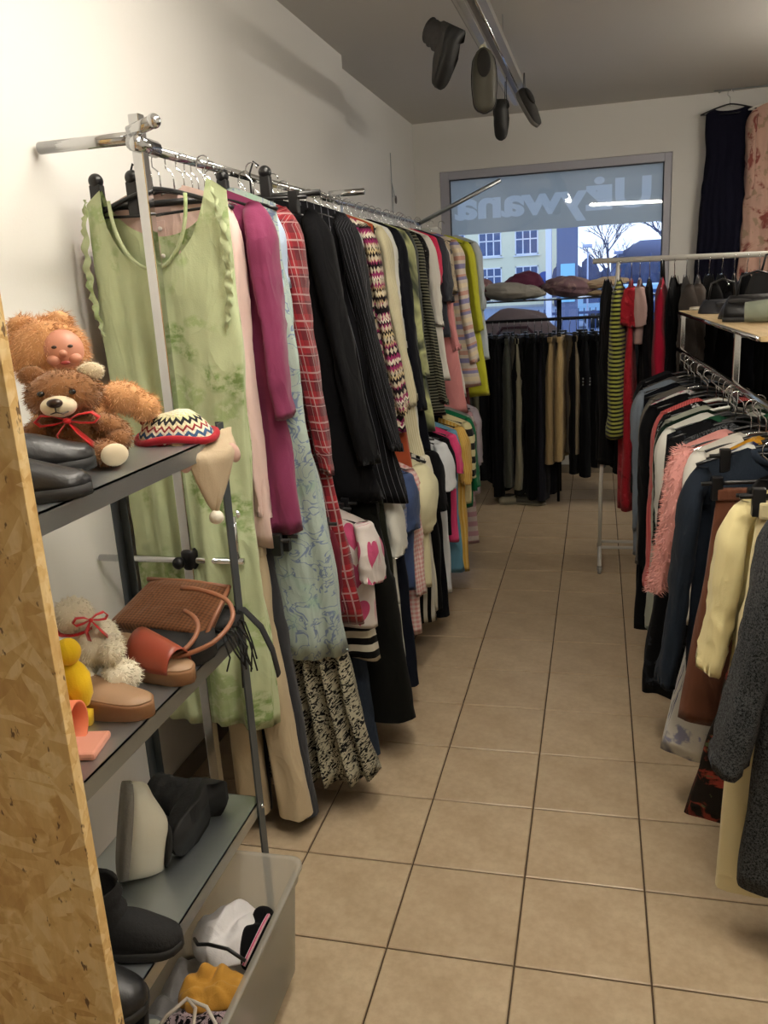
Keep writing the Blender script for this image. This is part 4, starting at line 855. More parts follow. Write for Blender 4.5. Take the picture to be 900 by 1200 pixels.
for i, (loc, rot, lab, kw) in enumerate((((-.50, -.545, Z3+.003), (0, 0, .15), 'tall black boot beside the white shoe on the lowest shelf', dict(L=.23, shaft=.10, h=.07, sr=.05, mat=SUEDE)), ((-.515, -.67, Z3+.003), (0, 0, .0), 'black leather shoe with seams nearest on the lowest shelf', dict(L=.25, w=.10, h=.085, mat=BLKLEATHER, sole=.02)))):
    o = empty('black_boot' if i == 0 else 'black_shoe', loc, 0, lab, 'shoe'); shoe(o, **kw); o.rotation_euler = rot
sd = empty('strappy_sandal', (-.3, -.4, .34), 0, 'black strappy sandal leaning between the lowest shelf and the bin', 'sandal')

# ---------------------------------------------------------------- plastic bin with clothes
b = NB('translucent plastic'); b.pr(Base_Color=srgb('CFCDC6'), Roughness=.35); tr = b.n('ShaderNodeBsdfTransparent'); tl = b.n('ShaderNodeBsdfTranslucent'); m1 = b.n('ShaderNodeMixShader'); m2 = b.n('ShaderNodeMixShader')
tr.inputs[0].default_value = (.92, .92, .90, 1); tl.inputs[0].default_value = (.7, .69, .66, 1); m1.inputs[0].default_value = .35; m2.inputs[0].default_value = .62
b.l(b.p.outputs[0], m1.inputs[1]); b.l(tl.outputs[0], m1.inputs[2]); b.l(m1.outputs[0], m2.inputs[1]); b.l(tr.outputs[0], m2.inputs[2]); b.l(m2.outputs[0], b.out.inputs[0]); b.bump(b.noise(b.coord(), 30, 4), .2, .003); BIN = b.m
BX0, BX1, BY0, BY1, BZ = -.530, -.155, -.80, -.105, .335
bn = empty('storage_bin', ((BX0+BX1)/2, (BY0+BY1)/2, 0), .02, 'translucent plastic storage bin on small castors, full of clothes', 'bin')
hx, hy = (BX1-BX0)/2, (BY1-BY0)/2
def rr_rect(hx, hy, r, z, n=5):
    out = []
    for (cx_, cy_, a0) in ((hx-r, hy-r, 0), (-hx+r, hy-r, pi/2), (-hx+r, -hy+r, pi), (hx-r, -hy+r, 3*pi/2)):
        for i in range(n+1): a = a0+pi/2*i/n; out.append((cx_+r*cos(a), cy_+r*sin(a), z))
    return out
out_ = [rr_rect(hx-.035, hy-.045, .03, .045), rr_rect(hx-.030, hy-.04, .03, .05), rr_rect(hx-.016, hy-.02, .03, BZ-.045), rr_rect(hx-.010, hy-.012, .03, BZ-.040), rr_rect(hx-.008, hy-.010, .03, BZ-.006), rr_rect(hx, hy, .035, BZ-.010), rr_rect(hx, hy, .035, BZ-.001), rr_rect(hx-.004, hy-.004, .034, BZ), rr_rect(hx-.014, hy-.016, .028, BZ-.002), rr_rect(hx-.036, hy-.044, .026, .050)]
MB().rings(out_, True, True).build('tub', BIN, bn)
for sx_ in (-1, 1):
    for sy_ in (-1, 1):
        cs = MB(); cx_, cy_ = sx_*(hx-.065), sy_*(hy-.075)
        cs.lathe([(0, -.009), (.018, -.009), (.020, -.005), (.020, .005), (.018, .009), (0, .009)], 16, Matrix.Translation((cx_, cy_, .0205)) @ Matrix.Rotation(pi/2, 4, 'Y')).box((cx_-.014, cy_-.012, .026), (cx_-.011, cy_+.012, .048)).box((cx_+.011, cy_-.012, .026), (cx_+.014, cy_+.012, .048)).box((cx_-.014, cy_-.014, .044), (cx_+.014, cy_+.014, .049)); cs.build('castor', RUBBER, bn)
# folded and crumpled clothes inside the bin (each a thing)
def crumple(name, label, cat, c, sx_, sy_, mat, h=.03, seed=1, rz=0.0, fr=9, group=None, top=None):
    r = empty(name, (c[0], c[1], c[2]), rz, label, cat, group); n = 26; vs = []; uvs = []; so = Vector((seed*3.1, seed*1.7, 0))
    for lay in (1, 0):
        for i in range(n+1):
            for j in range(n+1):
                u_, v_ = i/n*2-1, j/n*2-1; e = max(abs(u_), abs(v_)); k_ = sqrt(max(.3, 1-.28*min(u_*u_, v_*v_)*2))
                x, y = u_*sx_*k_, v_*sy_*k_; x += .012*noise.noise(Vector((x*9, y*9, 5))+so); y += .012*noise.noise(Vector((x*9, y*9, 8))+so)
                hh = h*(1-e**4)*(.55+.9*abs(noise.noise(Vector((x*fr, y*fr*1.4, 0))+so))+.30*noise.noise(Vector((x*30, y*24, 2))+so)) if lay else 0
                vs.append(Vector((x, y, max(0, hh)+(.004 if lay else 0)))); uvs.append((x, y))
    N = (n+1)**2; fs = [(i*(n+1)+j, (i+1)*(n+1)+j, (i+1)*(n+1)+j+1, i*(n+1)+j+1) for i in range(n) for j in range(n)]
    fs2 = [tuple(N+q for q in reversed(f_)) for f_ in fs]
    bd = [j for j in range(n+1)] + [i*(n+1)+n for i in range(1, n+1)] + [n*(n+1)+j for j in range(n-1, -1, -1)] + [i*(n+1) for i in range(n-1, 0, -1)]
    fs3 = [(bd[k_], bd[(k_+1) % len(bd)], N+bd[(k_+1) % len(bd)], N+bd[k_]) for k_ in range(len(bd))]
    MB().add(vs, fs+fs2+fs3, uvs).build('cloth', mat, r); return r
crumple('folded_clothes', 'pale grey folded garments lying at the bottom of the bin', 'clothes', (-.345, -.45, .055), .135, .28, fab('plain', 'A9A7A6'), .12, 3)
crumple('bikini_top', 'white bikini cup with pink stitched edge in the bin', 'clothes', (-.315, -.245, .20), .085, .095, fab('plain', 'D9D6D6'), .055, 5, .5)
st = MB().tube([(-.240+.02*sin(t*pi), -.335+.16*t, .215+.045*sin(t*pi)) for t in [i/10 for i in range(11)]], .005, 6).build('pink_trim', fab('vstripe', 'D0577E', 'E3D6D8', '808080', .3), None); tag(st, 'pink and white stitched trim along the white bikini cup', 'trim'); st.name = 'stitched_trim'
crumple('black_swimsuit', 'black swimsuit bunched beside the white cup in the bin', 'clothes', (-.240, -.245, .205), .035, .095, fab('plain', '101013'), .045, 7, .15)
crumple('mustard_cloth', 'mustard yellow cloth with black edge on top of the bin pile', 'clothes', (-.275, -.425, .225), .070, .055, fab('plain', 'B48434'), .040, 9, .3, 26)
crumple('patterned_swimwear', 'black, red and white patterned swimwear in the bin', 'clothes', (-.27, -.55, .195), .105, .11, fab('paisley', '17141A', 'A8959A', '808080', 1.2), .05, 11, .2, 14)
crumple('grey_knitwear', 'blue grey knit piece under the black shoe in the bin', 'clothes', (-.39, -.58, .18), .07, .12, fab('plain', '8A8F96'), .05, 13, .2)
crumple('pale_green_bra', 'pale green grey bra cup standing in the bin', 'clothes', (-.335, -.62, .235), .04, .09, fab('plain', 'B9BDAE'), .05, 15, .25)
crumple('coral_cloth', 'coral floral cloth pressed behind the bin wall', 'clothes', (-.205, -.47, .12), .03, .10, fab('floral', 'C9B4AC', 'B5685E', '6E3A3E', .6), .05, 17)
for i, (lab, mt_, pts) in enumerate((('black piping strap looping over the mustard cloth', BLACKPL, [(-.37, -.36, .20), (-.345, -.39, .215), (-.31, -.405, .235), (-.26, -.41, .235), (-.215, -.42, .22)]), ('beige halter cord looping over the patterned swimwear', fab('plain', 'A99E92'), [(-.33, -.64, .21), (-.31, -.60, .235), (-.285, -.555, .24), (-.26, -.57, .235), (-.24, -.63, .22), (-.235, -.69, .2)]), ('thin pale strap crossing the patterned swimwear', fab('plain', 'B8B2A8'), [(-.285, -.555, .238), (-.24, -.56, .232), (-.20, -.59, .21), (-.21, -.64, .20)]))):
    sp = [Vector(p)+Vector((0, .05, .045)) for p in pts]
    o = MB().tube(sp, .0042, 6).build('swimwear_strap', mt_, None); tag(o, lab, 'strap')
for t_, pts in enumerate(([(-.15, .0, .0), (-.10, .02, .05), (-.03, .01, .075), (.03, -.02, .04)], [(-.13, -.03, .01), (-.07, -.045, .05), (.0, -.04, .06)], [(-.16, .03, -.01), (-.10, .05, .03), (-.02, .05, .03)])): MB().tube(pts, .006, 8, flat=.4).build('strap', BLKLEATHER, sd)
MB().box((-.16, -.045, -.014), (.05, .045, .0), bev=.006).build('sole', RUBBER, sd); sd.location = (-.345, -.645, .285); sd.rotation_euler = (.2, .55, -1.1)
# ---------------------------------------------------------------- right near rack with top shelf
RZ = 1.28
def rx(y): return 1.035-.037*y
r2 = empty('chrome_rail_rack', (.98, 1.6, 0), 0, 'chrome clothes rack with a plywood top shelf along the right side', 'clothes rack'); M2 = Matrix.Translation((-.98, -1.6, 0))
MB().tube([(rx(y), y, RZ) for y in (-.55, 1, 2.85)], .0125, 12).xf(M2).build('rail', CHROME, r2)
for y in (1.42, 2.82):
    for x in (rx(y)+.012, rx(y)+.55): MB().box((x-.011, y-.011, 0), (x+.011, y+.011, 1.458), bev=.003).xf(M2).build('post', CHROME, r2)
    MB().tube([(rx(y)-.0, y, 1.445), (rx(y)+.56, y, 1.445)], .009, 8).xf(M2).build('shelf_support', STEEL, r2)
b = NB('plywood'); co = b.coord(); g = b.noise(b.map(co, (30, 3, 30)), 1, 3); b.pr(Base_Color=b.ramp(g, [(.3, 'A58A60'), (.7, 'C8AF84')]), Roughness=.55); PLY = b.m
def rxp(y): return rx(y)-.01
MB().prism([(rxp(.95), .95), (rxp(.95)+.56, .95), (rxp(2.84)+.56, 2.84), (rxp(2.84), 2.84)], 1.458, 1.474, M2).build('top_shelf', PLY, r2)
MB().tube([(rxp(y)-.006, y, 1.466) for y in (.96, 2.84)], .008, 8).xf(M2).build('edge_rail', CHROME, r2)
# hook detail: bulky S of garments, far to near
R = 'R2'
G('top', 2.62, 'slate_jacket', 'jacket', 'slate jacket at the far end of the right rail', ('plain', '2B2C30'), rail=R, L=.75, sl=.55)
G('top', 2.50, 'black_hoodie', 'jumper', 'black jumper second from the far end of the right rail', ('plain', '121215'), rail=R, L=.75, sl=.55)
G('top', 2.38, 'taupe_jumper', 'jumper', 'taupe jumper third from the far end of the right rail', ('plain', '4D4946'), rail=R, L=.7, sl=.55)
G('top', 2.26, 'blue_grey_shirt', 'shirt', 'blue grey shirt with pale sleeve hanging beside the white rack leg', ('plain', '6E7884'), rail=R, L=.86, sl=.66, dx=-.03)
G('top', 2.14, 'ink_dress', 'dress', 'ink black dress between the blue grey shirt and the grey cardigan', ('plain', '10131B'), rail=R, L=1.0, dx=-.02)
G('top', 2.02, 'grey_cardigan', 'cardigan', 'mid grey cardigan with a long drooping sleeve on the right rail', ('plain', '5A5650'), rail=R, L=.9, sl=.74, s=(.06, .05), dx=-.01)
G('top', 1.90, 'print_tee', 'T-shirt', 'white tee with pink print on its shoulder behind the black coat', ('floral', 'C9C7C4', 'B02A58', '7E8084', .9), rail=R, L=.55, sl=.2)
G('top', 1.79, 'black_coat', 'coat', 'long black coat with broad shoulder on the right rail', ('plain', '0E0F12'), rail=R, L=1.02, sl=.70, s=(.07, .055), dx=-.02, hem=.24, hw=.22)
G('top', 1.66, 'coral_cardigan', 'cardigan', 'coral pink knitted cardigan with long sleeve on the right rail', ('rib', 'C4605C', 'A84848'), rail=R, L=.88, sl=.72, s=(.06, .05), dx=.0, hk='white')
G('top', 1.56, 'trimmed_jacket', 'jacket', 'black jacket with small white marks on its shoulder', ('floral', '131316', '131316', 'BDBDBD', .5), rail=R, L=.8, sl=.66)
G('top', 1.46, 'pale_cardigan', 'cardigan', 'long grey green cardigan whose sleeve trails low by the aisle', ('plain', '8E9184'), rail=R, L=1.02, sl=.84, s=(.062, .05), dx=.0, hk='white', hw=.215)
G('top', 1.36, 'forest_jumper', 'jumper', 'dark forest green jumper with a wide shoulder', ('plain', '12281C'), rail=R, L=.66, sl=.45, s=(.075, .065), hw=.225)
G('top', 1.30, 'white_blouse', 'blouse', 'white blouse hem showing below the green jumpers', ('plain', 'C5C4BC'), rail=R, L=.66, sl=.5, dx=-.02)
G('top', 1.24, 'green_jumper', 'jumper', 'bright bottle green jumper with long sleeve on the right rail', ('plain', '14442C'), rail=R, L=.72, sl=.58, s=(.068, .055), hw=.215, dx=.01)
G('top', 1.16, 'black_dress', 'dress', 'black floor sweeping dress with shiny hem near the aisle', ('floral', '121316', '1B1D22', '2E3138', .8), rail=R, L=1.00, sl=.0, hem=.25, dx=-.03, th=.035, fold=.03)
G('top', 1.07, 'lace_blouse', 'blouse', 'black blouse with grey lace sleeve beside the fluffy pink jumper', ('paisley', '1B1C1E', '55575A', '808080', .6), rail=R, L=.68, sl=.42, hw=.215, dx=.02)
pf = G('top', .97, 'fluffy_pink_jumper', 'jumper', 'fluffy pale pink jumper with long shaggy sleeves', ('plain', 'C98D86'), rail=R, L=.52, sl=.48, s=(.075, .062), hw=.20, dx=-.02, slean=-.12)
PFUR = furmat('pink shaggy yarn', 'DDA59C', 'C4837B')
for o in list(KIDS[pf.name]):
    if o.name.startswith('sleeve') or o.name.startswith('body'):
        src = MB(); src.v = [tuple(v.co) for v in o.data.vertices]; src.f = [tuple(p.vertices) for p in o.data.polygons]
        if o.name.startswith('sleeve') and src.v[0][0] > 0: continue
        fur(src, 'shag', PFUR, o, 2600, .020, w=.0016, droop=.4, seed=3)
G('top', .91, 'white_shirt', 'shirt', 'white shirt tucked between fluffy pink jumper and denim jacket', ('plain', 'C8C5BC'), rail=R, L=.62, sl=.42, hw=.20, dx=.01)
G('top', .85, 'mustard_floral_dress', 'dress', 'mustard yellow floral dress showing a narrow strip by the aisle', ('floral', 'C08A22', '3C4A66', 'B7A78A', .6), rail=R, L=.86, dx=.04, hw=.17, hem=.22)
G('top', .76, 'porcelain_print_dress', 'dress', 'white dress with dark blue floral print near its hem', ('floral', 'C9C8C2', '2C3160', '8A8CA6', 1.3), rail=R, L=.99, sl=.0, hw=.15, hem=.25, dx=.0, th=.035, fold=.03, flare=2.2)
dj = G('top', .67, 'denim_jacket', 'jacket', 'dark blue denim jacket with long sleeve reaching down the aisle', ('denim', '10151E', '1C2430', '38424E', 1.0), rail=R, L=.66, sl=.66, s=(.072, .06), hw=.20, dx=-.015, slean=-.10, nw=.30, collar=fab('denim', '10151E', '1C2430', '38424E', 1.0), hk='clip')
G('skirt', .60, 'brown_suede_skirt', 'skirt', 'rust brown long suede skirt with a straight top edge', ('plain', '5E3724'), rail=R, hk='clip', L=.70, hw=.13, hem=.20, dx=-.045, dz=-.06)
G('top', .53, 'black_cardigan', 'cardigan', 'black long cardigan behind the brown suede skirt', ('plain', '121112'), rail=R, L=.85, sl=.6, dx=.12)
G('skirt', .46, 'patchwork_skirt', 'skirt', 'long dark patchwork print skirt with red and green hem', ('floral', '2A241E', '8E3A2E', '4E5A3A', .5), rail=R, hk='clip', L=.92, hw=.13, hem=.24, dx=.02, dz=-.06, flare=2)
G('top', .39, 'brown_coat', 'coat', 'very dark brown coat between patchwork skirt and cream jacket', ('plain', '1E1915'), rail=R, L=.90, sl=.6, dx=.11, hw=.20)
G('top', .30, 'cream_jacket', 'jacket', 'cream jacket with a wide crumpled sleeve on the right rail', ('plain', 'D2C592'), rail=R, L=.62, sl=.42, s=(.07, .075), hw=.20, dx=.03, slean=-.16, collar=fab('lines', '1A1A1A', '9A9A98', '333333', .5))
G('trs', .215, 'cream_trousers', 'trousers', 'cream trouser leg hanging low beside the dark tweed coat', ('plain', 'C9BC93'), rail=R, hk='clip', L=1.02, hw=.15, hem=.07, waist=.13, dx=-.02)
G('top', .14, 'tweed_coat', 'coat', 'long charcoal tweed coat nearest on the right rail', ('tweed', '0C0D0E', '4A4C4E', '808080', .8), rail=R, L=1.00, sl=.62, s=(.085, .085), hw=.215, dx=.10, th=.04, hem=.225, slean=-.14, dz=.03)
wc = empty('white_clip_hanger', (rx(.40)-.02, .405, RZ), .3, 'white clip hanger standing out among dark clothes at right', 'hanger')
MB().tube([(-.02, 0, -.12), (.03, -.01, -.12)], .009, 8).build('bar', WHITEPL, wc); MB().box((.022, -.02, -.17), (.040, .0, -.09), bev=.004).ball((.020, -.012, -.165), .013).build('clip', WHITEPL, wc)
rr = random.Random(5)
for i in range(5): hanger('chrome', (rx(.95+i*.38), .95+i*.38+rr.uniform(-.01, .01), RZ), rr.uniform(-.15, .15), 'spare empty hanger packed between clothes on the right chrome rail', 'spare hangers on the right chrome rail')

# things on the plywood shelf
ZS = 1.474
def handbag(name, label, loc, rz, sx_, sy_, sz_, mat, hm=BLKLEATHER, hh=.09):
    r = empty(name, loc, rz, label, 'bag'); rg = []
    for i in range(9):
        t = i/8; q = 1-.22*t**2; rg.append([(sx_*q*cos(a)*abs(cos(a))**-.45 if abs(cos(a)) > .02 else 0, sy_*q*sin(a)*(1-.45*t)*(1+.1*sin(3*a)), sz_*t) for a in [2*pi*(j+.25)/28 for j in range(28)]])
    MB().rings(rg).build('body', mat, r); MB().tube([(-sx_*.6, 0, sz_*.95), (-sx_*.5, 0, sz_+hh*.8), (0, 0, sz_+hh), (sx_*.5, 0, sz_+hh*.8), (sx_*.6, 0, sz_*.95)], .005, 6).build('handle', hm, r)
    MB().box((-sx_*.5, -sy_*1.02-.003, sz_*.55), (sx_*.5, -sy_*.85, sz_*.80), bev=.003).build('front_pocket', mat, r); return r
handbag('black_handbag', 'glossy black handbag lying on the plywood shelf', (rx(1.9)+.17, 1.95, ZS), .4, .14, .10, .09, BLKLEATHER)
handbag('black_tote_bag', 'tall black tote bag at the back of the plywood shelf', (rx(2.1)+.34, 2.25, ZS), .1, .17, .09, .17, plain('black cloth', '101012', .9))
handbag('slate_shoulder_bag', 'flat slate shoulder bag on the plywood shelf by the far post', (rx(2.5)+.13, 2.45, ZS), .2, .10, .08, .06, plain('slate leather', '24262C', .4))
handbag('red_tote_bag', 'dark red cloth tote bag at the right of the plywood shelf', (rx(1.9)+.54, 1.98, ZS), .1, .12, .10, .20, plain('dark red cloth', '5E0E14', .85))
for i, (y, xo, lab, mt_) in enumerate(((2.72, .08, 'beige rolled belt on the far corner of the plywood shelf', plain('beige leather', 'A59B86', .5)), (2.58, .06, 'pale rolled strap next to the beige rolled belt', plain('pale leather', 'BDB9AC', .5)))):
    o = empty('rolled_belt', (rx(y)+xo, y, ZS+.016), .3*i, lab, 'belt'); MB().tube([(.045*cos(a)*(1-.05*a/6), .045*sin(a), 0) for a in [k*.35 for k in range(30)]], .012, 6, flat=.4).build('strap', mt_, o)
    MB().tube([(.045, -.012, -.004), (.075, -.012, -.004), (.075, .012, -.004), (.045, .012, -.004)], .003, 6, closed=True).build('buckle', CHROME, o)
gs = empty('rolled_scarf', (rx(1.5)+.16, 1.58, ZS), -.2, 'rolled grey green and gold scarf on the near plywood shelf', 'scarf')
MB().tube([(-.10, 0, .04), (.0, 0, .043), (.03, 0, .043)], [.036, .042, .040], 14).build('grey_roll', fab('plain', '7C8272'), gs); MB().tube([(.03, 0, .043), (.07, 0, .043), (.16, 0, .04)], [.041, .043, .036], 14).build('gold_roll', fab('plain', 'B99A5E'), gs)
gl = empty('tan_gloves', (rx(1.3)+.26, 1.36, ZS), .2, 'tan folded gloves at the near end of the plywood shelf', 'gloves')
for k in range(4): MB().tube([(-.06+.035*k, -.05, .014), (-.06+.035*k, .0, .018), (-.055+.035*k, .08, .012)], [.012, .014, .011], 8).build('finger', plain('tan suede', '8E6E3E', .8), gl)
MB().ball((0, .08, .022), (.085, .05, .022)).build('palm', plain('tan suede', '8E6E3E', .8), gl)
bs = empty('black_shoe', (rx(1.62)+.07, 1.70, ZS), 0, 'small black shoe at the front edge of the plywood shelf', 'shoe'); shoe(bs, L=.2, w=.08, h=.06); bs.rotation_euler = (0, 0, -.5); bs.location = (rx(1.7)+.02, 1.75, ZS)

# ---------------------------------------------------------------- white rail rack beyond
r3 = empty('white_rolling_rack', (1.2, 3.2, 0), 0, 'white rolling clothes rack on castors standing across the aisle end', 'clothes rack'); M3 = Matrix.Translation((-1.2, -3.2, 0))
MB().tube([(.495, 3.2, 1.745), (2.2, 3.2, 1.715)], .0145, 12).xf(M3).build('rail', WHITEPAINT, r3)
MB().tube([(.548, 3.2, .085), (.552, 3.2, .5), (.572, 3.2, 1.0), (.612, 3.2, 1.5), (.632, 3.2, 1.735)], .0115, 10).xf(M3).build('post', WHITEPAINT, r3)
MB().tube([(2.1, 3.2, .085), (2.1, 3.2, 1.72)], .0115, 10).xf(M3).build('post', WHITEPAINT, r3)
for x in (.548, 2.1):
    MB().tube([(x, 2.975, .045), (x, 2.99, .075), (x, 3.03, .088), (x, 3.36, .088), (x, 3.40, .075), (x, 3.41, .045)], .0115, 10).xf(M3).build('foot', WHITEPAINT, r3)
    for y in (2.975, 3.41): MB().lathe([(0, -.010), (.019, -.010), (.022, -.004), (.022, .004), (.019, .010), (0, .010)], 16, Matrix.Translation((x, y, .022)) @ Matrix.Rotation(pi/2, 4, 'Y')).box((x-.014, y-.008, .022), (x+.014, y+.008, .05), bev=.003).xf(M3).build('castor', plain('grey castor', '8A867E', .5), r3)
for dz_ in (.0, .045): MB().tube([(.548, 3.2+dz_*2, .090+dz_*.2), (2.1, 3.2+dz_*2, .090+dz_*.2)], .0095, 8).xf(M3).build('cross_bar', WHITEPAINT, r3)
MB().tube([(.86, 3.2, 1.74), (.863, 3.2, 1.68), (.868, 3.2, 1.60)], .012, 8).xf(M3).build('clamp', BLACKMT, r3)
Q = 'R3'
cols3 = [('top', .575, 'black_dress', 'dress', 'black long dress first on the white rail', ('plain', '111114'), dict(L=1.05, hw=.15, dx=.04)),
 ('top', .640, 'striped_knit_dress', 'dress', 'acid green and black striped knit dress on the white rail', ('hstripe', 'A4A94E', '16170F', '808080', .75), dict(L=.86, hem=.20, hw=.20, sl=.0, th=.032, dx=-.05)),
 ('top', .700, 'red_tiered_dress', 'dress', 'red lace tiered dress hanging low between black dresses', ('floral', 'A81E2C', '8C1420', 'BE3A44', .6), dict(L=1.30, sl=.2, hem=.20)),
 ('top', .745, 'blush_scarf_top', 'top', 'blush and grey satin top partly over the red tiered dress', ('plain', 'A58A86'), dict(L=.35, sl=.2)),
 ('top', .795, 'long_black_gown', 'dress', 'black gown between the red tiered dress and the crimson dress', ('plain', '0E0E12'), dict(L=1.25)),
 ('top', .860, 'crimson_dress', 'dress', 'plain crimson red long dress on the white rail', ('plain', 'A01030'), dict(L=1.18, sl=.0, hw=.20, hem=.21, th=.03)),
 ('top', .925, 'midnight_dress', 'dress', 'midnight black dress just right of the crimson dress', ('plain', '0D0F14'), dict(L=1.1)),
 ('top', .985, 'taupe_coat', 'coat', 'dark taupe coat right of the crimson and midnight dresses', ('plain', '3E3835'), dict(L=1.0, sl=.6)),
 ('top', 1.045, 'brown_grey_jacket', 'jacket', 'brown grey jacket beside the dark taupe coat', ('plain', '47403C'), dict(L=.8, sl=.5)),
 ('top', 1.10, 'black_shirt', 'shirt', 'black shirt with a grey collar on the white rail', ('plain', '121214'), dict(L=.9, sl=.6))]
for kind, x, nm, ct, lab, pt, kw in cols3:
    kw.setdefault('hk', 'chrome'); kw.setdefault('lean', 0.0); G(kind, x, nm, ct, lab, pt, rail=Q, rz=rr.uniform(-.1, .1), **kw)
dk3 = ['101014', '18181B', '1A1C24', '0F1012', '22201F', '14161A']
for i in range(15):
    x = 1.165+i*.062; G('top', x, 'dark_garment', 'clothes', 'dark garment packed edge on along the white rail', ('plain', dk3[i % 6]), rail=Q, hk='chrome', lean=0.0, L=.9+.05*(i % 4), sl=.55, group='dark garments on the white rail', rz=rr.uniform(-.15, .15), K=18, M=14, slope=.10)
# coat rail behind the shelf posts with dark clothes
for i in range(14):
    x = 1.66+i*.0; 
r4 = empty('low_wall_rail', (2.05, 1.6, 0), 0, 'low rail with dark trousers along the right wall', 'clothes rack'); M4 = Matrix.Translation((-2.05, -1.6, 0))
MB().tube([(2.05, .3, 1.30), (2.05, 2.7, 1.30)], .0125, 10).xf(M4).build('rail', STEEL, r4)
for y in (.35, 2.65): MB().tube([(2.05, y, 0), (2.05, y, 1.30)], .012, 10).xf(M4).build('post', STEEL, r4)
for i in range(20):
    y = .5+i*.105; c4 = dk3[(i*5) % 6] if i not in (12, 15) else '77787A'
    garment('trs', 'folded_trousers', 'trousers', 'dark trousers hanging on the low rail along the right wall' if i not in (12, 15) else 'pale grey trousers among dark ones on the right wall rail', (2.05, y, 1.30), rr.uniform(-.1, .1), fab('plain', c4), hk='clip', hlabel='clip hanger on the low rail along the right wall', hgroup='clip hangers along the right wall', group='trousers on the right wall rail', L=.95, seed=i+1, hw=.17, hem=.08, waist=.15, n=14, K=14)

# ---------------------------------------------------------------- rack of trousers under the window
rb = empty('window_rack', (.02, 4.62, 0), 0, 'black clothes rack with a top shelf standing under the window', 'clothes rack'); MBk = Matrix.Translation((-.02, -4.62, 0))
MB().tube([(-.45, 4.62, 1.372), (1.10, 4.62, 1.380)], .012, 10).xf(MBk).build('rail', BLACKMT, rb)
for x in (-.44, .245, 1.08):
    for y in (4.62, 4.95): MB().tube([(x, y, 0), (x, y, 1.52)], .011, 10).xf(MBk).build('post', BLACKMT, rb)
for k, zz_ in enumerate((1.515,)): MB().box((-.46, 4.58, zz_-.006), (1.12, 4.98, zz_+.004), bev=.002).xf(MBk).build('top_shelf', plain('dark glossy shelf', '2A2C30', .12), rb)
B = 'B'
tl_ = [(-.40, '3B3D3A', .95), (-.345, '5A5A4A', .75), (-.29, '0F1013', 1.05), (-.235, '111215', 1.12), (-.18, '0F1013', 1.18), (-.125, '34362F', 1.1), (-.075, '6A6654', 1.12), (-.025, '0E0F11', 1.16), (.025, '0F1012', 1.20), (.075, '101114', 1.18), (.125, '111113', 1.15), (.175, '22222A', 1.22), (.225, '7E6C4C', .92), (.275, '9A845C', .90), (.325, '6B604C', .85), (.375, '121315', 1.0), (.425, '15171A', 1.02), (.475, '1A1B1E', .95), (.525, '3A3C3E', .85), (.575, '4A4A4A', .95), (.625, '55565A', .9), (.675, '17181A', 1.0), (.73, '141416', 1.0), (.79, '1C1D22', 1.0), (.85, '121214', .95)]
nm_ = {'5A5A4A': 'khaki grey trousers with pale edge near the left end of the window rack', '6A6654': 'khaki trousers standing out among the black pairs', '7E6C4C': 'dull tan trousers left of the camel pair on the window rack', '9A845C': 'camel coloured trousers, lightest on the window rack', '6B604C': 'brown grey trousers right of the camel pair', '22222A': 'grey denim flares reaching the floor on the window rack', '3A3C3E': 'charcoal trousers, darkest of three grey pairs at the right of the window rack', '4A4A4A': 'mid grey trousers between two other grey pairs on the window rack', '55565A': 'light grey trousers beside the white rack post on the window rack', '3B3D3A': 'dark olive trousers first at the left of the window rack', '34362F': 'deep olive trousers beside the khaki pair on the window rack'}
for i, (x, c4, L_) in enumerate(tl_):
    lab = nm_.get(c4, 'black trousers hanging edge on from the window rack')
    if c4 == '15171A': lab = 'black tracksuit bottoms with small grey lettering blocks on the thigh'
    if c4 == '3A3C3E': c4 = '34363A'
    o = G('trs', x, 'trousers', 'trousers', lab, ('plain', c4), rail=B, hk='clip', L=min(1.20, L_), hw=.19, hem=.085, waist=.16, lean=0.0, rz=rr.uniform(-.25, .25), group='black trousers on the window rack' if lab.startswith('black trousers') else 'coloured trousers on the window rack', th=.026)
    if lab.startswith('black tracksuit'):
        m_ = MB()
        for q_ in range(3):
            for w_ in range(4): m_.box((-.185, -.030+w_*.015, -.42-q_*.022), (-.180, -.018+w_*.015, -.408-q_*.022))
        m_.build('thigh_print', plain('faded grey print', '77787A', .8), o)
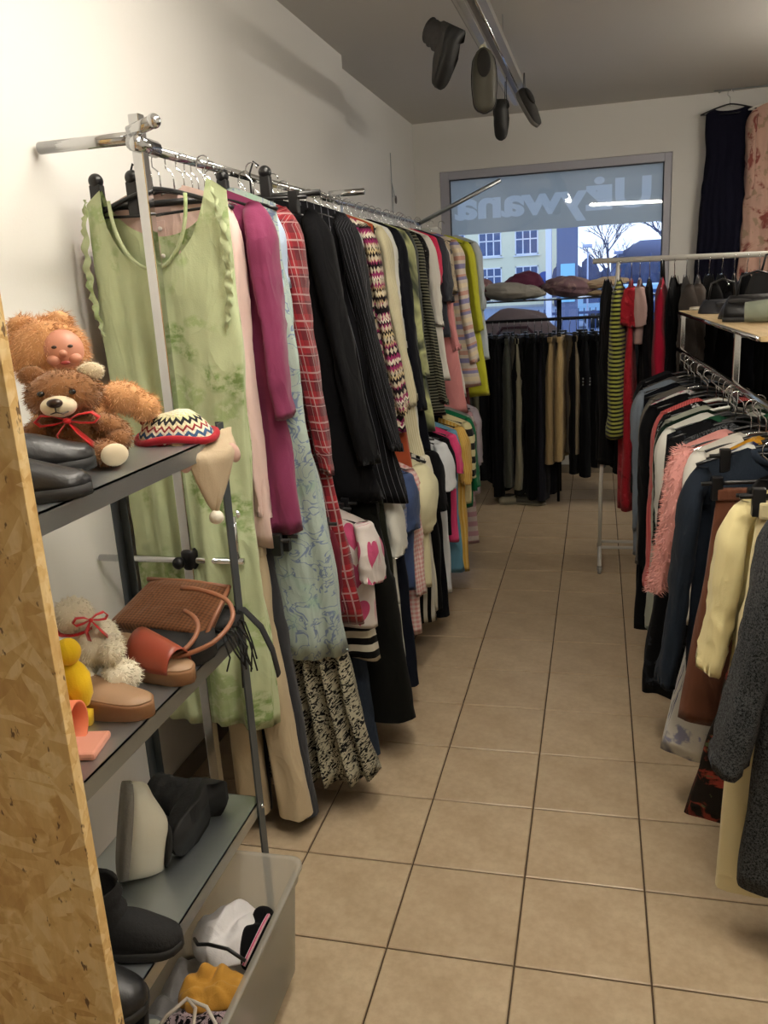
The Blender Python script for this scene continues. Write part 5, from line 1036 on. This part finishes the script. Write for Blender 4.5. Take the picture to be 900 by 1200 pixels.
# bundles on the shelf
for (x, y, sx_, sy_, h_, c4, pt, nm, lab) in ((-.36, 4.76, .16, .15, .17, '8F7C80', ('floral', '7D5A5E', 'A98A86', '5A4048', 1.2), 'floral_cushion', 'round dusty pink patterned cushion at the left of the window shelf'), (-.10, 4.70, .24, .13, .13, '', ('plain', '8D8A84'), 'grey_cushion', 'long grey bolster cushion lying in the middle of the window shelf'), (-.02, 4.90, .15, .08, .20, '', ('plain', '5E2C44'), 'plum_bag', 'plum coloured soft bag behind the grey bolster'), (.32, 4.76, .20, .14, .15, '', ('floral', '7A6068', '9C8480', '54404E', 1.2), 'patterned_bundle', 'mauve patterned bundle right of the grey bolster'), (.56, 4.76, .17, .13, .08, '', ('plain', 'B6A288'), 'folded_blanket', 'folded beige blanket at the right of the window shelf'), (.57, 4.76, .16, .12, .05, '', ('plain', '9C8668'), 'folded_jumper', 'folded light brown jumper under the beige blanket')):
    z = 1.519 + (.05 if nm == 'folded_blanket' else 0); r = empty(nm, (x, y, z), 0, lab, 'textile'); m_ = MB(); m_.ball((0, 0, h_*.5), (sx_, sy_, h_*.5), (0, rr.uniform(-.1, .1), 0), nz=.22, nf=9, nu=32, nv=20, seed=len(nm))
    m_.v = [(a_, b_, max(.001, c_)) for a_, b_, c_ in m_.v]; m_.build('cover', fab(*pt), r); MB().tube([(sx_*.96*cos(a), sy_*.96*sin(a), h_*.5+.004*sin(5*a)) for a in [2*pi*i/28 for i in range(28)]], .005, 6, closed=True).build('seam', fab(*pt), r)
hb = empty('hanging_duffel_bag', (-.13, 5.12, 0), 0, 'large grey and plum duffel bag on the window sill behind the shelf', 'bag')
hb.location = (-.13, 5.42, WZ0); MB().ball((0, 0, .24), (.36, .12, .26), nz=.15, nu=30, nv=18).build('body', fab('plain', '8A8088'), hb); MB().tube([(-.2, -.12, .25), (-.1, -.14, .36), (.1, -.14, .36), (.2, -.12, .25)], .012, 8).build('handle', fab('plain', '5A4450'), hb)
for i, (x, y, rz_) in enumerate(((-.10, 4.53, .3), (.02, 4.56, -.2))):
    o = empty('pale_slipper', (0, 0, 0), 0, ['pale worn slipper on the floor under the window rack', 'darker slipper beside the pale one under the window rack'][i], 'shoe'); shoe(o, L=.24, w=.09, h=.05, mat=plain(['stone suede', 'grey suede'][i], ['8C8672', '4A4840'][i], .8), smat=plain('slipper sole', '6E6858', .8)); o.location = (x-.1, y, 0); o.rotation_euler = (0, 0, rz_)

# ---------------------------------------------------------------- dresses hanging on the back wall
wl = empty('wall_rail', (1.9, 5.52, 0), 0, 'thin wall rail high on the back wall holding two dresses', 'rail')
MB().tube([(-.55, 0, 3.0-.055), (.55, 0, 2.945)], .004, 8).build('rod', STEEL, wl)
for x in (-.5, .5): MB().tube([(x, 0, 2.945), (x, .085, 2.945)], .005, 8).build('bracket', STEEL, wl)
SL.update(r0=.075, r1=.055, cuff=True, puff=.02)
garment('top', 'navy_evening_dress', 'dress', 'sleeveless navy evening dress hanging on the back wall right of the window', (1.465, 5.50, 2.935), -.05, fab('plain', '1B1B2E'), hk='black', hlabel='black hanger of the navy evening dress on the wall rail', hgroup='hangers on the wall rail', L=1.35, hw=.165, hem=.21, slope=.03, nw=.62, nd=.06, nb=.02, fold=.02, nf=6, th=.03, K=50, M=40, drop=.115, waist=.02)
garment('top', 'floral_maxi_dress', 'dress', 'pink and rust floral long sleeved dress at the right of the back wall', (1.79, 5.47, 2.93), .15, fab('floral', 'C9A494', '8A4A44', 'A9907A', 1.3), hk='white', hlabel='hanger of the pink floral dress on the wall rail', hgroup='hangers on the wall rail', L=1.45, hw=.17, hem=.24, sl=.62, fold=.022, nf=5, th=.04, K=50, M=40, drop=.10)

# ---------------------------------------------------------------- unlit batten lamp with shoes hanging from it
FX0, FX1 = Vector((.035, 1.62, 2.70)), Vector((.060, 4.35, 2.70))
bl_ = empty('unlit_batten_lamp', ((FX0+FX1)/2), 0, 'long unlit grey batten lamp hung from the ceiling with shoes below', 'lamp'); MF = Matrix.Translation(-(FX0+FX1)/2)
LG = plain('lamp housing grey', '8E8C88', .45); LD = plain('dull lamp diffuser', 'B5B3AE', .3)
FX1 = Vector((.055, 3.75, 2.70)); A_, B_ = FX0, FX1
def along(t, dx=0, dz=0): p = A_.lerp(B_, t); return Vector((p.x+dx, p.y, p.z+dz))
def slab(x0, x1, z0, z1): return [[along(t, x0, z0), along(t, x1, z0), along(t, x1, z1), along(t, x0, z1)] for t in (0, 1)]
m_ = MB(); m_.rings([[along(t, -.062, .0), along(t, -.035, -.012), along(t, .035, -.012), along(t, .062, .0), along(t, .050, .055), along(t, -.050, .055)] for t in (0, 1)]); m_.sm = [False]*len(m_.sm); m_.xf(MF).build('housing', LG, bl_)
m_ = MB(); m_.rings([[along(t, -.055, -.004), along(t, -.028, -.030), along(t, .0, -.034), along(t, .0, -.006)] for t in (.01, .99)]); m_.sm = [False]*len(m_.sm); m_.xf(MF).build('diffuser', LD, bl_)
for t in (.12, .62): MB().tube([along(t, 0, .055), along(t, 0, .25)], .0025, 6).xf(MF).build('suspension_wire', STEEL, bl_)
MB().tube([along(t, .035, -.022) for t in (0, 1)], .006, 8).xf(MF).build('rod', CHROME, bl_)
def hungshoe(name, label, hook, rot, kw, cord, cmat, cat='shoe', base=None):
    r = empty(name, (0, 0, 0), 0, label, cat); shoe(r, **kw); r.matrix_world = Matrix.Translation(base) @ Euler(rot).to_matrix().to_4x4(); mi = r.matrix_world.inverted()
    for k in range(2): MB().tube([mi@(Vector(hook)+Vector((.004*k, 0, 0))), mi@(Vector(cord)+Vector((.010*k, 0, 0)))], .0022, 6).build('lace', cmat, r)
    return r
DK = plain('dark grey nubuck', '2C2A28', .75, bump=.3); OLV = plain('olive grey leather', '3D3B30', .6, bump=.2)
hungshoe('hanging_boot', 'dark ankle boot hanging toe down from the unlit lamp, nearest', (.0, 2.0, 2.76), (0, 1.05, 2.75), dict(L=.235, w=.085, h=.07, mat=DK, heel=.03, sole=.02, shaft=.085, sr=.045), (-.02, 2.0, 2.70), DK, 'boot', base=(-.02, 2.0, 2.66))
hungshoe('hanging_loafer', 'brown grey shoe hanging toe down below the pale loop', (.035, 2.25, 2.69), (0, 1.42, -1.45), dict(L=.25, w=.10, h=.07, mat=OLV, sole=.02), (.035, 2.25, 2.58), WHITEPL, base=(.030, 2.27, 2.625))
lp = MB().tube([(.035+.016*cos(a), 2.21, 2.61+.035*sin(a)) for a in [2*pi*i/20 for i in range(20)]], .005, 8, closed=True).build('white_loop', plain('pale plastic loop', 'CFCBB0', .4), None); tag(lp, 'pale plastic loop above the brown grey hanging shoe', 'loop')
hungshoe('hanging_slipper', 'slim black shoe hanging lowest on long laces', (.045, 3.05, 2.69), (0, 1.40, 2.2), dict(L=.20, w=.072, h=.05, mat=plain('matt black', '0E0E0F', .8), heel=.025, sole=.01), (.04, 3.05, 2.56), DK, base=(.035, 3.05, 2.585))
hungshoe('hanging_sandal', 'black and grey strapped sandal at the far end of the unlit lamp', (.12, 3.3, 2.75), (0, 1.0, -.6), dict(L=.23, w=.08, h=.035, mat=DK, smat=plain('grey sole', '6E6C68', .7), sole=.022), (.115, 3.3, 2.66), DK, 'sandal', base=(.085, 3.35, 2.66))
# small hooks on the recessed wall
hk = empty('wall_hook_strip', (XF+.008, 4.72, 2.2), 0, 'thin wire hook strip on the recessed left wall', 'hook')
MB().tube([(0, 0, .0), (0, 0, .42)], .003, 6).build('wire', STEEL, hk)
for s in (-1, 1): MB().tube([(0, 0, .22), (.01, s*.03, .13), (.012, s*.035, .11)], .003, 6).build('prong', STEEL, hk)
MB().ball((.008, .08, .10), (.008, .018, .03)).build('tag', plain('grey tag', '6E6A66', .7), hk)

# ---------------------------------------------------------------- outdoors
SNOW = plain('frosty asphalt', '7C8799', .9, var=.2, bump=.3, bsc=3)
g_ = MB().box((-60, Y1+.4, -.5), (90, 140, -.35)).build('street_ground', SNOW, None); g_['kind'] = 'structure'
def zat(y_px, Y): # height at which a point at distance Y appears on row y_px near the window
    return 0
bd = empty('apartment_building', (-8.85, 60, 0), 0, 'pale yellow building with white framed windows seen through the shop window', 'building')
FAC = plain('pale facade', 'E9E6C4', .8, var=.04); WINF = plain('white window frame', 'E9ECEE', .5); PANE = plain('dark window pane', '3C5580', .15)
BXR = 1.7
MB().box((-22, 0, -1), (6.6, 14, 12), bev=.0).build('wall', FAC, bd)
MB().box((-22.3, -.4, 12), (6.9, 14.4, 12.6)).build('roof', plain('dark roof', '5A5560', .7), bd)
MB().box((-22, -.06, -1), (6.6, 0, -.2)).build('plinth', plain('grey plinth', 'A8AAA8', .8), bd)
for r_ in range(4):
    for c_ in range(10):
        cx_ = -18.6+c_*2.55+.20; cz = 1.64+r_*2.40
        w_ = MB(); w_.box((cx_-.80, -.05, cz-.82), (cx_-.72, .02, cz+.82)).box((cx_+.72, -.05, cz-.82), (cx_+.80, .02, cz+.82)).box((cx_-.8, -.05, cz+.74), (cx_+.8, .02, cz+.82)).box((cx_-.8, -.05, cz-.82), (cx_+.8, .02, cz-.74)).box((cx_-.8, -.04, cz+.18), (cx_+.8, .02, cz+.26)).box((cx_-.29, -.04, cz-.8), (cx_-.21, .02, cz+.8)).box((cx_+.21, -.04, cz-.8), (cx_+.29, .02, cz+.8)).box((cx_-.9, -.15, cz-.92), (cx_+.9, .0, cz-.84))
        o = w_.build('window', WINF, bd); MB().box((cx_-.72, -.015, cz-.74), (cx_+.72, .0, cz+.74)).build('pane', PANE, o)
BXR_ = 0
bark = plain('haze tinted bark', '4C5470', .9, var=.2)  # blue tint of the hazy outdoor light is put into the bark colour
def tree(x, y, h, seed, label, name='bare_tree'):
    r = empty(name, (x, y, -.35), 0, label, 'tree'); rg_ = random.Random(seed); tr_ = MB(); br_ = MB()
    tr_.tube([(0, 0, 0), (.1, 0, h*.35), (0, .1, h*.9)], [h*.022, h*.016, h*.004], 7)
    def grow(p, d, ln, rad, dep):
        q = p+d*ln; br_.tube([p, p.lerp(q, .5)+Vector((rg_.uniform(-.06, .06), 0, rg_.uniform(0, .06)))*ln, q], [rad, rad*.8, rad*.5], 4, caps=False)
        if dep:
            for _ in range(3):
                nd = (d+Vector((rg_.uniform(-.9, .9), rg_.uniform(-.9, .9), rg_.uniform(-.2, .8)))).normalized(); grow(p.lerp(q, rg_.uniform(.5, 1)), nd, ln*.66, rad*.6, dep-1)
    for i in range(9):
        a = rg_.uniform(0, 6.28); z = h*rg_.uniform(.25, .8); grow(Vector((0, 0, z)), Vector((cos(a)*.8, sin(a)*.8, .9)).normalized(), h*.26, h*.009, 3)
    tr_.build('trunk', bark, r); br_.build('branches', bark, r)
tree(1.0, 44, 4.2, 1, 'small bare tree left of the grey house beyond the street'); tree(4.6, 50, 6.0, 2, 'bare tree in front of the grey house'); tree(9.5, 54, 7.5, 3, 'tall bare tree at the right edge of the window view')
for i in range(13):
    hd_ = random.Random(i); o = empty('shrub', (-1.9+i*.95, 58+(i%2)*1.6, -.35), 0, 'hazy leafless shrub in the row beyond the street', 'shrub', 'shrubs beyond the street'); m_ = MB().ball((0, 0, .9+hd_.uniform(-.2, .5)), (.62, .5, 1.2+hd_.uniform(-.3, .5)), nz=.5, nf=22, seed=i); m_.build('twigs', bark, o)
hs = empty('grey_house', (5.2, 66, -.35), 0, 'haze tinted grey house with a hipped roof beyond bare trees', 'building')
MB().box((-3.6, 0, 0), (6, 8, 2.9)).build('wall', plain('haze tinted render', '7680A4', .8), hs)  # render, roof and chimney colours carry the blue tint of the haze
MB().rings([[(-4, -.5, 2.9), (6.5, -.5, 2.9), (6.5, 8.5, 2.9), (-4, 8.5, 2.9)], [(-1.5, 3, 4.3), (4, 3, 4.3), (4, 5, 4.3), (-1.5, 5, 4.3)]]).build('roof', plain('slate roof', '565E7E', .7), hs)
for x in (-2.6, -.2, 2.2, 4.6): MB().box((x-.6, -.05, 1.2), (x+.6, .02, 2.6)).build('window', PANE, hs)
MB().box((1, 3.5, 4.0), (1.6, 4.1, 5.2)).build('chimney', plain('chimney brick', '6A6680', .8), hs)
def pole(x, y, h, r, label, mat): 
    o = empty('street_pole', (x, y, -.35), 0, label, 'pole'); MB().tube([(0, 0, 0), (0, 0, h)], [r, r*.7], 10).build('shaft', mat, o); MB().tube([(0, 0, h), (.0, -.3, h+.15), (0, -.8, h+.2)], r*.5, 8).build('arm', mat, o); MB().box((-.15, -1.2, h+.14), (.15, -.7, h+.24), bev=.02).build('lamp_head', mat, o)
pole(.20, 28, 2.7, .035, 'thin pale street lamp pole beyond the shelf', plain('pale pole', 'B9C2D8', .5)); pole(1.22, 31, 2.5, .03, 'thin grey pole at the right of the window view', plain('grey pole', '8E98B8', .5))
pl = empty('concrete_pillar', (.06, 12.2, -.35), 0, 'blue grey street pillar with a pale blue notice box', 'pillar')
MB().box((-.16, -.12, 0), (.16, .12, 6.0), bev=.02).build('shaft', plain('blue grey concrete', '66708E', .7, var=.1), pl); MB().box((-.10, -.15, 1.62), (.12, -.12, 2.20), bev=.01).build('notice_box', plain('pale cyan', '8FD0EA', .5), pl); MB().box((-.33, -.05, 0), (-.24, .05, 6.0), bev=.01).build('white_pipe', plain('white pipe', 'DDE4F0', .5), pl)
sg = empty('round_road_sign', (-1.33, 30, -.35), 0, 'small round blue road sign beside the yellow building', 'sign'); MB().tube([(0, 0, 0), (0, 0, 2.2)], .03, 8).build('post', plain('sign post', '8A94A8', .5), sg); MB().lathe([(0, -.01), (.24, -.01), (.24, .01), (0, .01)], 24, Matrix.Translation((0, -.05, 1.96)) @ Matrix.Rotation(pi/2, 4, 'X')).build('disc', plain('road sign blue', '3A4E8A', .5), sg)
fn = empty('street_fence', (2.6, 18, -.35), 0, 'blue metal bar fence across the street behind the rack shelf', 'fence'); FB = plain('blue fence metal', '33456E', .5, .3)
for z in (.2, 1.2): MB().box((-3.5, -.02, z-.03), (4, .02, z+.03)).build('rail', FB, fn)
for i in range(60): MB().box((-3.5+i*.125, -.01, .1), (-3.5+i*.125+.025, .01, 1.3)).build('bar', FB, fn)
vn = empty('parked_van', (1.9, 33, -.35), 0, 'pale blue parked van beyond the fence', 'vehicle')
VB = plain('pale blue van paint', '9CC4DA', .3)
MB().box((-2.4, -1, .3), (2.4, 1, 1.55), bev=.18).build('body', VB, vn); MB().box((-1.9, -1.02, .95), (-.4, -.98, 1.35), bev=.01).box((-.2, -1.02, .95), (1.5, -.98, 1.35), bev=.01).build('window', PANE, vn)
for x in (-1.5, 1.5): MB().lathe([(0, -.12), (.33, -.12), (.35, 0), (.33, .12), (0, .12)], 18, Matrix.Translation((x, -.95, .35)) @ Matrix.Rotation(pi/2, 4, 'X')).build('wheel', RUBBER, vn)
cr_ = empty('parked_car', (3.6, 26, -.35), 0, 'dark blue parked car with frosted roof beyond the fence', 'vehicle')
MB().rings([[(x, y, z) for x, z in ((-2.1, .35), (2.1, .35), (2.1, .85), (1.2, .95), (.7, 1.45), (-1.0, 1.5), (-1.6, .95), (-2.1, .85))] for y in (-.85, .85)]).build('body', plain('dark blue paint', '2E3E66', .3), cr_); MB().box((-.95, -.7, 1.49), (.65, .7, 1.53), bev=.01).build('frosted_roof', plain('frost', 'DCE6F2', .7), cr_)
for x in (-1.35, 1.35): MB().lathe([(0, -.1), (.3, -.1), (.32, 0), (.3, .1), (0, .1)], 16, Matrix.Translation((x, -.85, .32)) @ Matrix.Rotation(pi/2, 4, 'X')).build('wheel', RUBBER, cr_)
for k, h in HP.items():
    if k not in HUSED:
        for c_ in KIDS.get(h.name, []): bpy.data.objects.remove(c_)
        bpy.data.objects.remove(h)
